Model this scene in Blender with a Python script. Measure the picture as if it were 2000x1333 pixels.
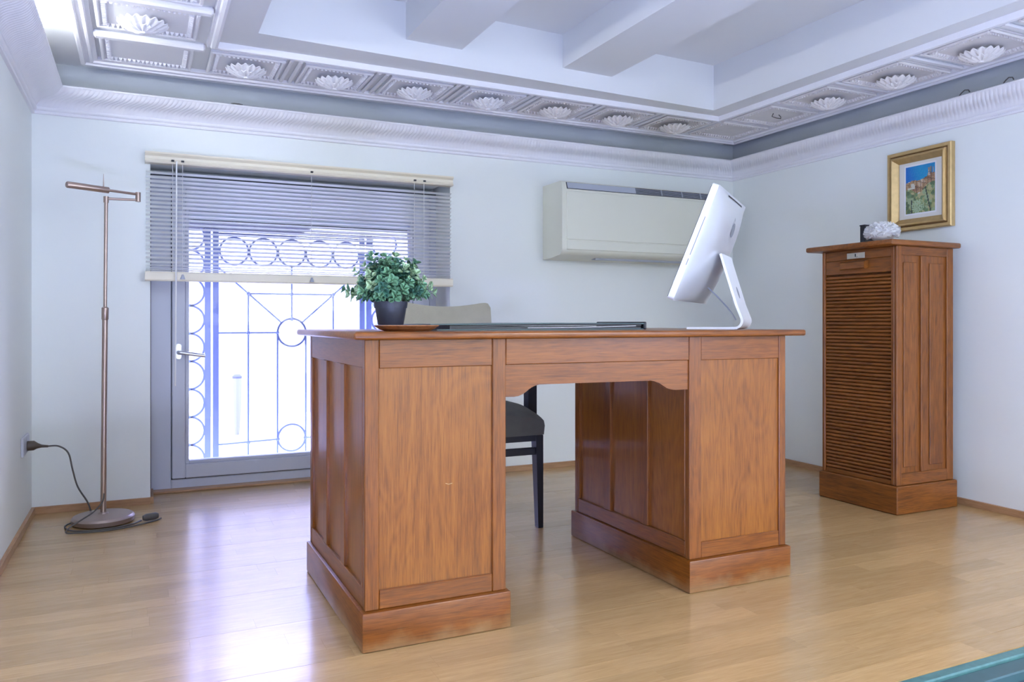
import bpy, bmesh, math, random
from mathutils import Vector, Matrix
for o in list(bpy.data.objects): bpy.data.objects.remove(o)
R = random.Random(11)
SC = bpy.context.scene
COL = SC.collection

# ------------------------------------------------------------------ camera
CAMH = 0.80; FPX = 1532.4; YAW = math.radians(25.29)
cam = bpy.data.cameras.new('camera'); cam.sensor_width = 36; cam.lens = 36*FPX/2000
cam.shift_y = -37.3/2000; cam.clip_start = .02; cam.clip_end = 200
camo = bpy.data.objects.new('camera', cam); COL.objects.link(camo)
camo.location = (0, 0, CAMH); camo.rotation_euler = (math.pi/2, 0, -YAW)
SC.camera = camo
# ------------------------------------------------------------------ world, light, exposure
W = bpy.data.worlds.new('world'); SC.world = W; W.use_nodes = True
bg = W.node_tree.nodes['Background']
bg.inputs[0].default_value = (0.44, 0.48, 1.0, 1); bg.inputs[1].default_value = 18
SC.view_settings.view_transform = 'Standard'; SC.view_settings.look = 'None'
SC.view_settings.exposure = 0.48; SC.view_settings.gamma = 1.0; SC.view_settings.use_curve_mapping = False
SC.cycles.max_bounces = 12; SC.cycles.diffuse_bounces = 6; SC.cycles.glossy_bounces = 4
SC.cycles.transparent_max_bounces = 16; SC.cycles.caustics_reflective = False; SC.cycles.caustics_refractive = False
SC.cycles.sample_clamp_indirect = 12.0
def area(name, loc, rot, sx, sy, power, col, portal=False):
    l = bpy.data.lights.new(name, 'AREA'); l.shape = 'RECTANGLE'; l.size = sx; l.size_y = sy
    l.energy = power; l.color = col
    if portal: l.cycles.is_portal = True
    o = bpy.data.objects.new(name, l); COL.objects.link(o); o.location = loc; o.rotation_euler = rot
    return o
H = math.pi/2
area('door_daylight_portal', (.755, 4.45, .68), (-H, 0, 0), 1.35, 1.3, 1, (1, 1, 1), True)   # light portal at the balcony door
area('rear_fill_light', (1.5, -3.42, 1.25), (H, 0, 0), 3.1, .9, 5, (.88, .95, 1.0))             # fill light added as an unseen window behind the camera
area('side_fill_light', (3.03, -.9, 1.15), (H, 0, H), 1.6, 1.0, 20, (.54, .60, 1.0))                # bluish fill added as a window in the right wall, out of view
area('fill_uplight_light', (.15, -.45, -.235), (math.pi, 0, 0), .42, .42, 60, (.46, .52, 1.0))           # unseen fill light added to brighten the ceiling, lower room, behind the viewpoint
area('ceiling_fill_light', (2.35, -1.15, 1.83), (0, 0, 0), 1.3, 1.1, 58, (.90, .96, 1.0))
area('ceiling_fill_light', (2.35, -2.75, 1.83), (0, 0, 0), 1.3, 1.1, 62, (.90, .96, 1.0))          # both ceiling panel lamps are unseen fill added over the lower room

# ------------------------------------------------------------------ materials
def S(r, g, b): 
    f = lambda c: (c/255/12.92 if c/255 <= .04045 else ((c/255+.055)/1.055)**2.4)
    return (f(r), f(g), f(b), 1)
def L3(a, b, c): return (a, b, c, 1)
def mat(name, col, rough=.5, metal=0, spec=.5, bump=None, coat=0, var=None, emit=None, alpha=1):
    m = bpy.data.materials.new(name); m.use_nodes = True; nt = m.node_tree; N = nt.nodes; p = N['Principled BSDF']
    p.inputs['Base Color'].default_value = col; p.inputs['Roughness'].default_value = rough
    p.inputs['Metallic'].default_value = metal; p.inputs['Specular IOR Level'].default_value = spec
    p.inputs['Coat Weight'].default_value = coat
    if coat: p.inputs['Coat Roughness'].default_value = .12
    if emit: p.inputs['Emission Color'].default_value = emit[0]; p.inputs['Emission Strength'].default_value = emit[1]
    tc = N.new('ShaderNodeTexCoord')
    if var:      # (scale, amount): faint mottling of the colour
        n = N.new('ShaderNodeTexNoise'); n.inputs['Scale'].default_value = var[0]; n.inputs['Detail'].default_value = 5
        nt.links.new(tc.outputs['Object'], n.inputs['Vector'])
        mx = N.new('ShaderNodeMix'); mx.data_type = 'RGBA'
        mx.inputs[6].default_value = tuple(c*(1-var[1]) for c in col[:3])+(1,); mx.inputs[7].default_value = tuple(min(1, c*(1+var[1])) for c in col[:3])+(1,)
        nt.links.new(n.outputs[0], mx.inputs[0]); nt.links.new(mx.outputs[2], p.inputs['Base Color'])
    if bump:     # (scale, strength)
        n = N.new('ShaderNodeTexNoise'); n.inputs['Scale'].default_value = bump[0]; n.inputs['Detail'].default_value = 4
        nt.links.new(tc.outputs['Object'], n.inputs['Vector'])
        b = N.new('ShaderNodeBump'); b.inputs['Strength'].default_value = bump[1]; b.inputs['Distance'].default_value = .002
        nt.links.new(n.outputs[0], b.inputs['Height']); nt.links.new(b.outputs[0], p.inputs['Normal'])
    return m
def wood(name, axis, dark, mid, light, rough=.35, scale=1.0, rand=False, coat=.15, figure=.16, spec=.40, amt=1.0, wear=False):
    """oak: long streaks along axis, a cathedral figure and fine pores; rand = shade and offset per object"""
    m = bpy.data.materials.new(name); m.use_nodes = True; nt = m.node_tree; N = nt.nodes; lk = nt.links.new
    p = N['Principled BSDF']; p.inputs['Roughness'].default_value = rough; p.inputs['Coat Weight'].default_value = coat
    p.inputs['Coat Roughness'].default_value = .15; p.inputs['Specular IOR Level'].default_value = spec
    tc = N.new('ShaderNodeTexCoord'); vec = tc.outputs['Object']
    oi = N.new('ShaderNodeObjectInfo')
    ad = N.new('ShaderNodeVectorMath'); ad.operation = 'ADD'; lk(vec, ad.inputs[0])
    sc = N.new('ShaderNodeVectorMath'); sc.operation = 'SCALE'; sc.inputs[0].default_value = (7.3, 5.1, 9.7); lk(oi.outputs['Random'], sc.inputs['Scale'])
    lk(sc.outputs[0], ad.inputs[1]); vec = ad.outputs[0]
    def stretched(across, along):
        mp = N.new('ShaderNodeMapping'); s = [across*scale]*3; s[axis] = along*scale
        mp.inputs['Scale'].default_value = s; lk(vec, mp.inputs['Vector']); return mp.outputs[0]
    def noise(vec_, detail, rgh=.55, dist=0):
        n = N.new('ShaderNodeTexNoise'); n.inputs['Scale'].default_value = 1; n.inputs['Detail'].default_value = detail
        n.inputs['Roughness'].default_value = rgh; n.inputs['Distortion'].default_value = dist; lk(vec_, n.inputs['Vector']); return n.outputs[0]
    def madd(a_, k_, b_=None):
        m1 = N.new('ShaderNodeMath'); m1.operation = 'MULTIPLY_ADD'; m1.inputs[1].default_value = k_; lk(a_, m1.inputs[0])
        if b_ is None: m1.inputs[2].default_value = 0
        else: lk(b_, m1.inputs[2])
        return m1.outputs[0]
    streak = noise(stretched(75, 3.6), 5, .65, .15); pores = noise(stretched(380, 18), 3); blotch = noise(stretched(9, 3.0), 3, .5, .8)
    fg = noise(stretched(7, 1.3), 2, .5, 1.0)
    w = madd(fg, 11.0); sn = N.new('ShaderNodeMath'); sn.operation = 'PINGPONG'; sn.inputs[1].default_value = .5; lk(w, sn.inputs[0])
    tot = madd(streak, .50); tot = madd(pores, .66, tot); tot = madd(blotch, .26, tot); tot = madd(sn.outputs[0], figure, tot)
    class _O: pass
    a2 = _O(); a2.outputs = [tot]; n2 = _O(); n2.outputs = [pores]; ctr = .5*(.50+.66+.26)+.25*figure
    cr = N.new('ShaderNodeValToRGB'); e = cr.color_ramp.elements
    c0 = ctr-.23/amt; c1 = ctr+.22/amt
    e[0].position = max(0, c0); e[0].color = dark; e[1].position = min(1, c1); e[1].color = light
    k = cr.color_ramp.elements.new(ctr); k.color = mid
    lk(a2.outputs[0], cr.inputs[0]); out = cr.outputs[0]
    if rand:
        mr = N.new('ShaderNodeMapRange'); mr.inputs[3].default_value = 1-rand; mr.inputs[4].default_value = 1+rand; lk(oi.outputs['Random'], mr.inputs[0])
        hs = N.new('ShaderNodeHueSaturation'); lk(mr.outputs[0], hs.inputs['Value']); lk(out, hs.inputs['Color']); out = hs.outputs[0]
    if wear:      # rubbed, paler wood along the foot
        sx = N.new('ShaderNodeSeparateXYZ'); lk(tc.outputs['Object'], sx.inputs[0])
        wn = N.new('ShaderNodeTexNoise'); wn.inputs['Scale'].default_value = 14; wn.inputs['Detail'].default_value = 5; lk(tc.outputs['Object'], wn.inputs['Vector'])
        wm = N.new('ShaderNodeMath'); wm.operation = 'MULTIPLY_ADD'; wm.inputs[1].default_value = .09; wm.inputs[2].default_value = -.024; lk(wn.outputs[0], wm.inputs[0])
        ws = N.new('ShaderNodeMath'); ws.operation = 'SUBTRACT'; lk(wm.outputs[0], ws.inputs[0]); lk(sx.outputs[2], ws.inputs[1])
        wr = N.new('ShaderNodeMapRange'); wr.inputs[1].default_value = -.020; wr.inputs[2].default_value = .030; wr.inputs[4].default_value = .50; lk(ws.outputs[0], wr.inputs[0])
        wx = N.new('ShaderNodeMix'); wx.data_type = 'RGBA'; wx.inputs[7].default_value = (.46, .33, .17, 1); lk(wr.outputs[0], wx.inputs[0]); lk(out, wx.inputs[6]); out = wx.outputs[2]
    lk(out, p.inputs['Base Color'])
    b = N.new('ShaderNodeBump'); b.inputs['Strength'].default_value = .12; b.inputs['Distance'].default_value = .001
    lk(n2.outputs[0], b.inputs['Height']); lk(b.outputs[0], p.inputs['Normal'])
    return m
def glass_mat(name):
    m = bpy.data.materials.new(name); m.use_nodes = True; nt = m.node_tree; N = nt.nodes
    N.remove(N['Principled BSDF']); o = N['Material Output']
    t = N.new('ShaderNodeBsdfTransparent'); t.inputs[0].default_value = (.96, .97, .98, 1); g = N.new('ShaderNodeBsdfGlossy'); g.inputs['Roughness'].default_value = .02
    f = N.new('ShaderNodeFresnel'); f.inputs[0].default_value = 1.45; mx = N.new('ShaderNodeMixShader')
    nt.links.new(f.outputs[0], mx.inputs[0]); nt.links.new(t.outputs[0], mx.inputs[1]); nt.links.new(g.outputs[0], mx.inputs[2]); nt.links.new(mx.outputs[0], o.inputs[0])
    return m
M = {}
M['wall'] = mat('wall_paint', L3(.80, .84, .825), .6, bump=(55, .12), var=(1.3, .025), spec=.3)
M['ceil'] = mat('ceiling_paint', L3(.74, .755, .765), .7, spec=.25, var=(1.5, .02))
M['cove'] = mat('cove_shade_grey', L3(.44, .47, .50), .7, var=(2.5, .10), spec=.2)  # shade of the open cove put into the wall colour
M['plaster'] = mat('white_plaster', L3(.80, .80, .84), .5, bump=(120, .2), spec=.35)
M['aged'] = mat('aged_plaster', L3(.76, .735, .73), .6, bump=(120, .25), spec=.3, var=(9, .12))
OD, OM, OL = L3(.105, .029, .004), L3(.205, .062, .0075), L3(.275, .090, .012)
PD, PM, PL_ = L3(.14, .040, .005), L3(.245, .080, .0085), L3(.315, .112, .014)
for i, a in enumerate('xyz'): M['oak_'+a] = wood('oak_grain_'+a, i, OD, OM, OL, .31)
M['oak_panel'] = wood('oak_panel', 2, PD, PM, PL_, .30, figure=.22)
M['oak_plinth'] = wood('oak_plinth', 0, OD, OM, OL, .34, wear=True); M['oak_plinth_y'] = wood('oak_plinth_side', 1, OD, OM, OL, .34, wear=True)
CD, CM, CL = L3(.075, .021, .005), L3(.205, .066, .010), L3(.285, .098, .016)
for i, a in enumerate('xyz'): M['cab_'+a] = wood('cabinet_oak_grain_'+a, i, CD, CM, CL, .36)
M['plank'] = wood('parquet_oak', 0, L3(.36, .215, .085), L3(.49, .31, .135), L3(.57, .385, .18), .26, rand=.10, coat=.35, figure=.10, amt=.62, spec=.55)
M['base'] = wood('skirting_oak', 0, L3(.30, .16, .08), L3(.42, .24, .12), L3(.5, .3, .16), .4)
M['base_y'] = wood('skirting_oak_y', 1, L3(.30, .16, .08), L3(.42, .24, .12), L3(.5, .3, .16), .4)
M['gap'] = mat('dark_joint', L3(.10, .06, .03), .8)
M['frame'] = mat('door_grey_paint', L3(.58, .61, .70), .4)
M['steel'] = mat('brushed_steel', L3(.72, .73, .76), .28, 1)
M['gasket'] = mat('black_gasket', L3(.04, .045, .06), .6)
M['glass'] = glass_mat('clear_glass')
M['iron'] = mat('grille_blue_grey_paint', L3(.25, .29, .50), .5)
M['slat'] = mat('blind_cream', L3(.92, .94, .92), .35)
M['rail'] = mat('blind_rail_cream', L3(.80, .75, .61), .4)
M['cord'] = mat('white_cord', L3(.8, .8, .8), .6)
M['ac'] = mat('aircon_ivory', L3(.72, .73, .63), .35)
M['acdark'] = mat('aircon_dark', L3(.03, .035, .045), .5)
M['acgrey'] = mat('aircon_grey', L3(.42, .46, .54), .4)
M['bronze'] = mat('antique_bronze', L3(.44, .34, .29), .32, .8)
M['lampbase'] = mat('bronze_base', L3(.42, .34, .31), .36, .8)
M['flex'] = mat('dark_flex', L3(.09, .085, .08), .5)
M['plug'] = mat('brown_plug', L3(.07, .05, .035), .45)
M['socket'] = mat('socket_grey', L3(.55, .57, .65), .4)
M['alu'] = mat('silver_aluminium', L3(.74, .76, .79), .34, .55)
M['aluedge'] = mat('white_edge_aluminium', L3(.86, .87, .90), .3, .25)
M['black'] = mat('black_plastic', L3(.012, .013, .018), .35)
M['screen'] = mat('black_screen_glass', L3(.008, .008, .01), .06)
M['logo'] = mat('dark_grey_logo', L3(.22, .24, .28), .35)
M['pot'] = mat('dark_pot', L3(.022, .026, .042), .45)
M['soil'] = mat('soil', L3(.03, .022, .015), .9, bump=(200, .6))
M['stem'] = mat('green_stem', L3(.06, .12, .05), .6)
M['leaf1'] = mat('leaf_mid', L3(.14, .32, .17), .45, var=(60, .25))
M['leaf2'] = mat('leaf_light', L3(.36, .53, .29), .45, var=(60, .25))
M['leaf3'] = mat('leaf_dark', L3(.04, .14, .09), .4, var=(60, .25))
M['plate'] = wood('plate_wood', 0, L3(.20, .075, .03), L3(.40, .17, .07), L3(.5, .24, .1), .35)
M['green'] = mat('dark_green_leather', L3(.035, .085, .085), .38, bump=(300, .2))
M['leather'] = mat('black_leather', L3(.008, .009, .012), .4, bump=(300, .2))
M['paper'] = mat('paper', L3(.8, .8, .82), .7)
M['khaki'] = mat('khaki_fabric', L3(.50, .475, .37), .9, bump=(600, .5), var=(30, .1), spec=.1)
M['taupe'] = mat('taupe_suede', L3(.135, .135, .125), .85, bump=(500, .5), var=(14, .25), spec=.15)
M['ebony'] = mat('black_wood', L3(.012, .013, .02), .38)
M['gold'] = mat('gilt', L3(.60, .43, .20), .42, .7, var=(40, .2))
M['golddark'] = mat('gilt_groove', L3(.20, .10, .03), .45, .5)
M['mount'] = mat('cream_mount', L3(.74, .72, .66), .8)
M['petal'] = mat('white_petal', L3(.93, .93, .92), .7)
m_ = M['petal']; nt = m_.node_tree; tr = nt.nodes.new('ShaderNodeBsdfTranslucent'); tr.inputs[0].default_value = (.9, .9, .9, 1); mx = nt.nodes.new('ShaderNodeMixShader'); mx.inputs[0].default_value = .35
nt.links.new(nt.nodes['Principled BSDF'].outputs[0], mx.inputs[1]); nt.links.new(tr.outputs[0], mx.inputs[2]); nt.links.new(mx.outputs[0], nt.nodes['Material Output'].inputs[0])
M['brass'] = mat('worn_brass', L3(.62, .58, .50), .35, .8)
M['teal'] = mat('teal_stone', L3(.075, .18, .175), .35, var=(45, .45))
M['teal2'] = mat('teal_dark_stone', L3(.045, .10, .11), .3, var=(30, .2))
M['slate'] = mat('slate', L3(.045, .065, .09), .4, var=(20, .2))
M['lower'] = mat('lower_floor_stone', L3(.32, .33, .37), .8, var=(6, .1))
M['court'] = mat('courtyard_plaster', L3(.28, .265, .22), .9, var=(2, .04))
M['paving'] = mat('courtyard_paving', L3(.50, .48, .44), .9, var=(5, .06))
M['slab'] = mat('white_bounce_slab', L3(.80, .79, .76), .8, var=(8, .05))
M['lintel'] = mat('lintel_concrete', L3(.020, .020, .026), .9, var=(20, .2), bump=(60, .6))
M['tube'] = mat('lit_tube', L3(1, 1, 1), .5, emit=(L3(.97, .98, 1.0), 40))
M['lampglass'] = mat('fill_lamp_diffuser', L3(1, 1, 1), .5, emit=(L3(.95, .97, 1.0), .5))

# ------------------------------------------------------------------ mesh helpers (world coordinates)
def NB(): return bmesh.new()
def box(bm, x0, x1, y0, y1, z0, z1, bev=0.0, seg=1):
    vs = [bm.verts.new((x, y, z)) for z in (z0, z1) for y in (y0, y1) for x in (x0, x1)]
    fs = [bm.faces.new([vs[i] for i in f]) for f in ((0, 2, 3, 1), (4, 5, 7, 6), (0, 1, 5, 4), (2, 6, 7, 3), (0, 4, 6, 2), (1, 3, 7, 5))]
    if bev > 0:
        es = list({e for f in fs for e in f.edges})
        bmesh.ops.bevel(bm, geom=es, offset=bev, segments=seg, affect='EDGES', profile=.5, clamp_overlap=True)
    return vs
def tube(bm, pts, r, n=8, cap=True):
    pts = [Vector(p) for p in pts]; rings = []
    up = None
    for i, p in enumerate(pts):
        t = (pts[min(i+1, len(pts)-1)]-pts[max(i-1, 0)]).normalized()
        if up is None:
            a = Vector((0, 0, 1)) if abs(t.z) < .9 else Vector((1, 0, 0))
            up = (a-t*a.dot(t)).normalized()
        else: up = (up-t*up.dot(t)).normalized()
        s = t.cross(up); rr = r[i] if isinstance(r, (list, tuple)) else r
        rings.append([bm.verts.new(p+(up*math.cos(2*math.pi*k/n)+s*math.sin(2*math.pi*k/n))*rr) for k in range(n)])
    for a, b in zip(rings, rings[1:]):
        for k in range(n): bm.faces.new((a[k], a[(k+1) % n], b[(k+1) % n], b[k]))
    if cap: bm.faces.new(rings[0][::-1]); bm.faces.new(rings[-1])
def lathe(bm, prof, c, n=28, sx=1, sy=1):
    """prof: (r, z) list; r == 0 closes"""
    rings = []
    for r, z in prof:
        if r <= 1e-6: rings.append([bm.verts.new((c[0], c[1], c[2]+z))])
        else: rings.append([bm.verts.new((c[0]+r*sx*math.cos(2*math.pi*k/n), c[1]+r*sy*math.sin(2*math.pi*k/n), c[2]+z)) for k in range(n)])
    for a, b in zip(rings, rings[1:]):
        for k in range(n):
            k2 = (k+1) % n
            if len(a) == 1 and len(b) == 1: continue
            if len(a) == 1: bm.faces.new((a[0], b[k2], b[k]))
            elif len(b) == 1: bm.faces.new((a[k], a[k2], b[0]))
            else: bm.faces.new((a[k], a[k2], b[k2], b[k]))
def prism(bm, poly, ax, a0, a1):
    """poly: 2-D points of the two other axes (in x,y,z order), extruded along axis ax"""
    def P(q, a):
        v = list(q); v.insert(ax, a); return v
    A = [bm.verts.new(P(q, a0)) for q in poly]; B = [bm.verts.new(P(q, a1)) for q in poly]
    n = len(poly)
    bm.faces.new(A[::-1]); bm.faces.new(B)
    for i in range(n): bm.faces.new((A[i], A[(i+1) % n], B[(i+1) % n], B[i]))
def sweep(bm, prof, path, dirs, n=1, relief=None):
    """prof (p,z); each path leg: base point interpolated, dirs = outward 2-D offset per unit p (mitred) at both ends"""
    rows = []
    (P0, P1), (d0, d1) = path, dirs
    for i in range(n+1):
        t = i/n; row = []
        bx = P0[0]+(P1[0]-P0[0])*t; by = P0[1]+(P1[1]-P0[1])*t; bz = P0[2]+(P1[2]-P0[2])*t
        dx = d0[0]+(d1[0]-d0[0])*t; dy = d0[1]+(d1[1]-d0[1])*t
        for j, (p, z) in enumerate(prof):
            q = p; zz = z
            if relief: q, zz = relief(t, j, p, z)
            row.append(bm.verts.new((bx+dx*q, by+dy*q, bz+zz)))
        rows.append(row)
    for a, b in zip(rows, rows[1:]):
        for j in range(len(prof)-1): bm.faces.new((a[j], a[j+1], b[j+1], b[j]))
    for r in (rows[0][::-1], rows[-1]):
        try: bm.faces.new(r)
        except Exception: pass
def root_of(o):
    while o.parent: o = o.parent
    return o
def obj(name, bm, m, parent=None, smooth=False, raw=False):
    """link bm (world coordinates) as ONE mesh object; children are stored relative to their thing's base"""
    bmesh.ops.recalc_face_normals(bm, faces=bm.faces[:])
    if parent is not None and not raw:
        bmesh.ops.translate(bm, verts=bm.verts[:], vec=-root_of(parent).location)
    me = bpy.data.meshes.new(name); bm.to_mesh(me); bm.free()
    for mm in (m if isinstance(m, list) else [m]): me.materials.append(mm)
    if smooth:
        me.polygons.foreach_set('use_smooth', [True]*len(me.polygons))
        try: me.set_sharp_from_angle(angle=math.radians(38))
        except Exception: pass
    o = bpy.data.objects.new(name, me); COL.objects.link(o)
    if parent is not None: o.parent = parent
    return o
def bxo(name, m, parent, *a, bev=.0015, **k):
    bm = NB(); box(bm, *a, bev=bev, **k); return obj(name, bm, m, parent)
def sides(o):
    """second material on the faces that look along x"""
    for p in o.data.polygons:
        if abs(p.normal.x) > .7: p.material_index = 1
    return o
def thing(name, label, cat, loc, group=None):
    o = bpy.data.objects.new(name, None); COL.objects.link(o); o.location = loc; o.empty_display_size = .05
    o['label'] = label; o['category'] = cat
    if group: o['group'] = group
    return o
def tag(o, label, cat, group=None):
    o['label'] = label; o['category'] = cat
    if group: o['group'] = group
    return o
def struct(o, label, cat='setting'):
    o['kind'] = 'structure'; o['label'] = label; o['category'] = cat; return o
def base(name, loc, label, cat):
    o = bpy.data.objects.new(name, None); COL.objects.link(o); o.location = loc; return struct(o, label, cat)

# ================================================================== ROOM SHELL
XL = -.412; YB = 3.80; FE = 1.213            # left wall, back wall, front edge of the raised floor
XRf, XRb = 3.222, 3.305                        # right wall x at y=1.2 and at the back wall
def xr(y): return XRf+(XRb-XRf)*(y-1.2)/(YB-1.2)
ZC = 1.886
OX0, OX1, OZ = .036, 1.441, 1.525              # door opening in the back wall
# back wall with opening (thick, the door stands inside it)
bm = NB()
box(bm, -.8, OX0, YB, 4.36, -.9, 2.3)
prism(bm, [(OX1, YB), (XRb+.5, YB), (XRb+.5, 4.36), (1.475, 4.36)], 2, -.9, 2.3)
box(bm, OX0, OX1, YB, 4.13, OZ, 2.3); box(bm, OX0, 1.475, 4.11, 4.36, 1.30, 2.3)
box(bm, OX0, 1.475, YB, 4.36, -.9, -.002)
struct(obj('wall_back', bm, M['wall']), 'pale blue-white back wall with the balcony door opening', 'wall')
bm = NB(); box(bm, -.8, XL, -3.6, YB, -.9, 2.3)
struct(obj('wall_left', bm, M['wall']), 'pale left wall catching bluish daylight beside the floor lamp', 'wall')
bm = NB()
for y0, y1, z0, z1 in ((-3.6, -1.75, -.9, 2.3), (-.05, YB, -.9, 2.3), (-1.75, -.05, -.9, .6), (-1.75, -.05, 1.7, 2.3)):
    prism(bm, [(xr(y0), y0), (4.0, y0), (4.0, y1), (xr(y1), y1)], 2, z0, z1)
struct(obj('wall_right', bm, M['wall']), 'pale grey right wall with the small framed painting', 'wall')
bm = NB()                                       # wall behind the camera with a window opening
box(bm, -.8, -.15, -3.75, -3.5, -.9, 2.3); box(bm, 3.15, 4.0, -3.75, -3.5, -.9, 2.3)
box(bm, -.15, 3.15, -3.75, -3.5, -.9, .75); box(bm, -.15, 3.15, -3.75, -3.5, 1.75, 2.3)
struct(obj('wall_front', bm, M['wall']), 'wall behind the viewpoint with the added window', 'wall')
w2 = base('added_window_rear', (1.5, -3.6, .75), 'unseen wide window added in the wall behind the viewpoint for fill light', 'window')  # unseen window and blind, added to go with the rear fill light
bm = NB(); box(bm, -.15, 3.15, -3.66, -3.6, .75, .82); box(bm, -.15, 3.15, -3.66, -3.6, 1.68, 1.75)
for x in (-.15, 1.46, 3.08): box(bm, x, x+.07, -3.66, -3.6, .82, 1.68)
obj('window_frame', bm, M['frame'], w2)
bm = NB(); box(bm, -.1, 3.1, -3.64, -3.635, .8, 1.7); obj('glass', bm, M['glass'], w2)
bm = NB(); box(bm, -.14, 3.14, -3.57, -3.565, .76, 1.74); obj('roller_blind', bm, M['cord'], w2)
bm = NB(); box(bm, -.8, 4.0, -3.6, FE-.15, -.95, -.75)
struct(obj('floor_lower', bm, M['lower']), 'blue-grey carpet of the lower room in front', 'floor')
w3 = base('added_window_side', (3.3, -.9, .6), 'side window with a white blind added in the right wall for fill light, out of view', 'window')  # added out of view as the source of the bluish side fill
bm = NB()
for y0, y1, z0, z1 in ((-1.75, -1.69, .6, 1.7), (-.11, -.05, .6, 1.7), (-1.69, -.11, .6, .66), (-1.69, -.11, 1.64, 1.7)): box(bm, 3.25, 3.31, y0, y1, z0, z1)
obj('window_frame', bm, M['frame'], w3)
bm = NB(); box(bm, 3.28, 3.285, -1.69, -.11, .66, 1.64); obj('glass', bm, M['glass'], w3)
bm = NB(); box(bm, 3.23, 3.235, -1.745, -.055, .605, 1.695); obj('roller_blind', bm, M['cord'], w3)
# ---- raised parquet floor, strip by strip
bm = NB(); box(bm, XL, 3.45, FE, 4.36, -.16, -.008)
FL = struct(obj('floor', bm, M['gap']), 'raised floor of pale oak parquet strips', 'floor')
SW = .0702; y = FE; rows = []
k = 0; edges_y = []
y0 = 1.926-SW*10
npl = 0
yy = [FE]+[y0+SW*i for i in range(0, 40) if FE+.012 < y0+SW*i < 4.05]+[4.06]
for i in range(len(yy)-1):
    a, b = yy[i], yy[i+1]
    xa = XL; xb = xr((a+b)/2) if (a+b)/2 < YB else OX1+.02
    if (a+b)/2 > YB: xa = OX0-.02
    x = xa-R.uniform(0, .4)
    while x < xb-.01:
        ln = R.choice((.42, .5, .5, .58, .64)); x1 = x+ln
        u0, u1 = max(x, xa), min(x1, xb)
        if xb-u1 < .08: u1 = xb; x1 = xb
        if u1-u0 > .03:
            gap = .0001 if (i % 4 != 1) else .0011
            dz = 0
            bm = NB(); c = Vector(((u0+u1)/2, (a+b)/2, 0))
            box(bm, u0-c.x+.00012, u1-c.x-.00012, a-c.y+gap, b-c.y-.0001, -.012, dz)
            o = obj('plank', bm, M['plank'], FL, raw=True); o.location = c; npl += 1
        x = x1
# ---- nosing of the raised floor (lower right corner of the picture)
bm = NB(); box(bm, XL, 3.4, 1.184, FE-.0005, -.14, -.001, bev=.003)
struct(obj('trim_4', bm, M['teal']), 'mottled teal nosing strip along the edge of the raised floor', 'trim')
bm = NB(); box(bm, XL, 3.4, 1.137, 1.1835, -.14, -.008, bev=.003)
struct(obj('trim_5', bm, M['teal2']), 'darker teal strip below the nosing of the raised floor', 'trim')
bm = NB(); box(bm, XL, 3.4, FE-.15, 1.1365, -.75, -.03); box(bm, XL, 3.4, .85, FE-.15, -.75, -.38)
struct(obj('step_slab', bm, M['slate']), 'dark slate step in front of the raised floor edge', 'step')

# ---- skirting boards
def skirting(name, x0, y0, x1, y1, m, label, side):
    bm = NB(); h = .029; t = .013
    dx, dy = x1-x0, y1-y0; l = math.hypot(dx, dy); nx, ny = -dy/l*side, dx/l*side
    q = [(x0, y0), (x1, y1), (x1+nx*t, y1+ny*t), (x0+nx*t, y0+ny*t)]
    prism(bm, q, 2, 0.0005, h)
    return struct(obj(name, bm, M[m]), label, 'skirting')
skirting('baseboard_back_1', XL, YB, OX0-.0, YB, 'base', 'low oak skirting left of the balcony door', -1)
skirting('baseboard_back_2', OX1, YB, XRb, YB, 'base', 'low oak skirting right of the balcony door', -1)
skirting('baseboard_left', XL, FE, XL, YB-.013, 'base_y', 'low oak skirting on the left wall', -1)
skirting('baseboard_right', xr(FE), FE, XRb, YB-.013, 'base_y', 'low oak skirting on the right wall', 1)
skirting('baseboard_reveal', OX0, YB, OX0, 3.99, 'base_y', 'short skirting return inside the door reveal', -1)

# ---- plaster cornices (leaf relief)
ZB = 1.667
CP = [(0, 0), (.011, .0005), (.013, .0035), (.013, .0085), (.0095, .0105), (.0095, .0125), (.019, .0165), (.021, .0195), (.021, .0265), (.015, .0285)]
for i in range(1, 13):                           # cyma
    t = i/12; CP.append((.019+.097*(t*t*(3-2*t)*.55+t*.45), .031+.059*(t+.10*math.sin(2*math.pi*t))))
CP += [(.121, .094), (.121, .099), (.116, .103), (.02, .100), (0, .100)]
def leaf_relief(L, per=.019):
    nper = max(1, round(L/per))
    def f(t, j, p, z):
        if 10 <= j <= 21:
            a = abs(math.sin(math.pi*nper*t)); w = math.sin(math.pi*(j-9)/13)
            tip = (j-10)/11
            ph = abs(math.sin(math.pi*(nper*t+.5)))
            d = .0036*w*(a**.8)-.0018*w
            return p+d*.75, z-d*.6
        if j in (21, 22, 23):
            return p+.0016*abs(math.sin(math.pi*nper*t)), z
        return p, z
    return f, nper*7
def cornice(name, P0, P1, d0, d1, label):
    L = math.dist(P0, P1); rl, n = leaf_relief(L)
    bm = NB(); sweep(bm, CP, (P0, P1), (d0, d1), n, rl)
    o = obj(name, bm, M['plaster'], smooth=True); struct(o, label, 'cornice'); return o
sl = (XRb-XRf)/(YB-1.2)
cornice('trim_1', (XL, YB, ZB), (XRb, YB, ZB), (1, -1), (-1, -1), 'white leaf-moulded plaster cornice along the back wall')
cornice('trim_2', (XL, .2, ZB), (XL, YB, ZB), (1, 0), (1, -1), 'white leaf-moulded plaster cornice on the left wall')
cornice('trim_3', (xr(.2), .2, ZB-.022), (XRb, YB, ZB), (-1, 0), (-1, -1), 'white leaf-moulded plaster cornice on the right wall')

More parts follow.
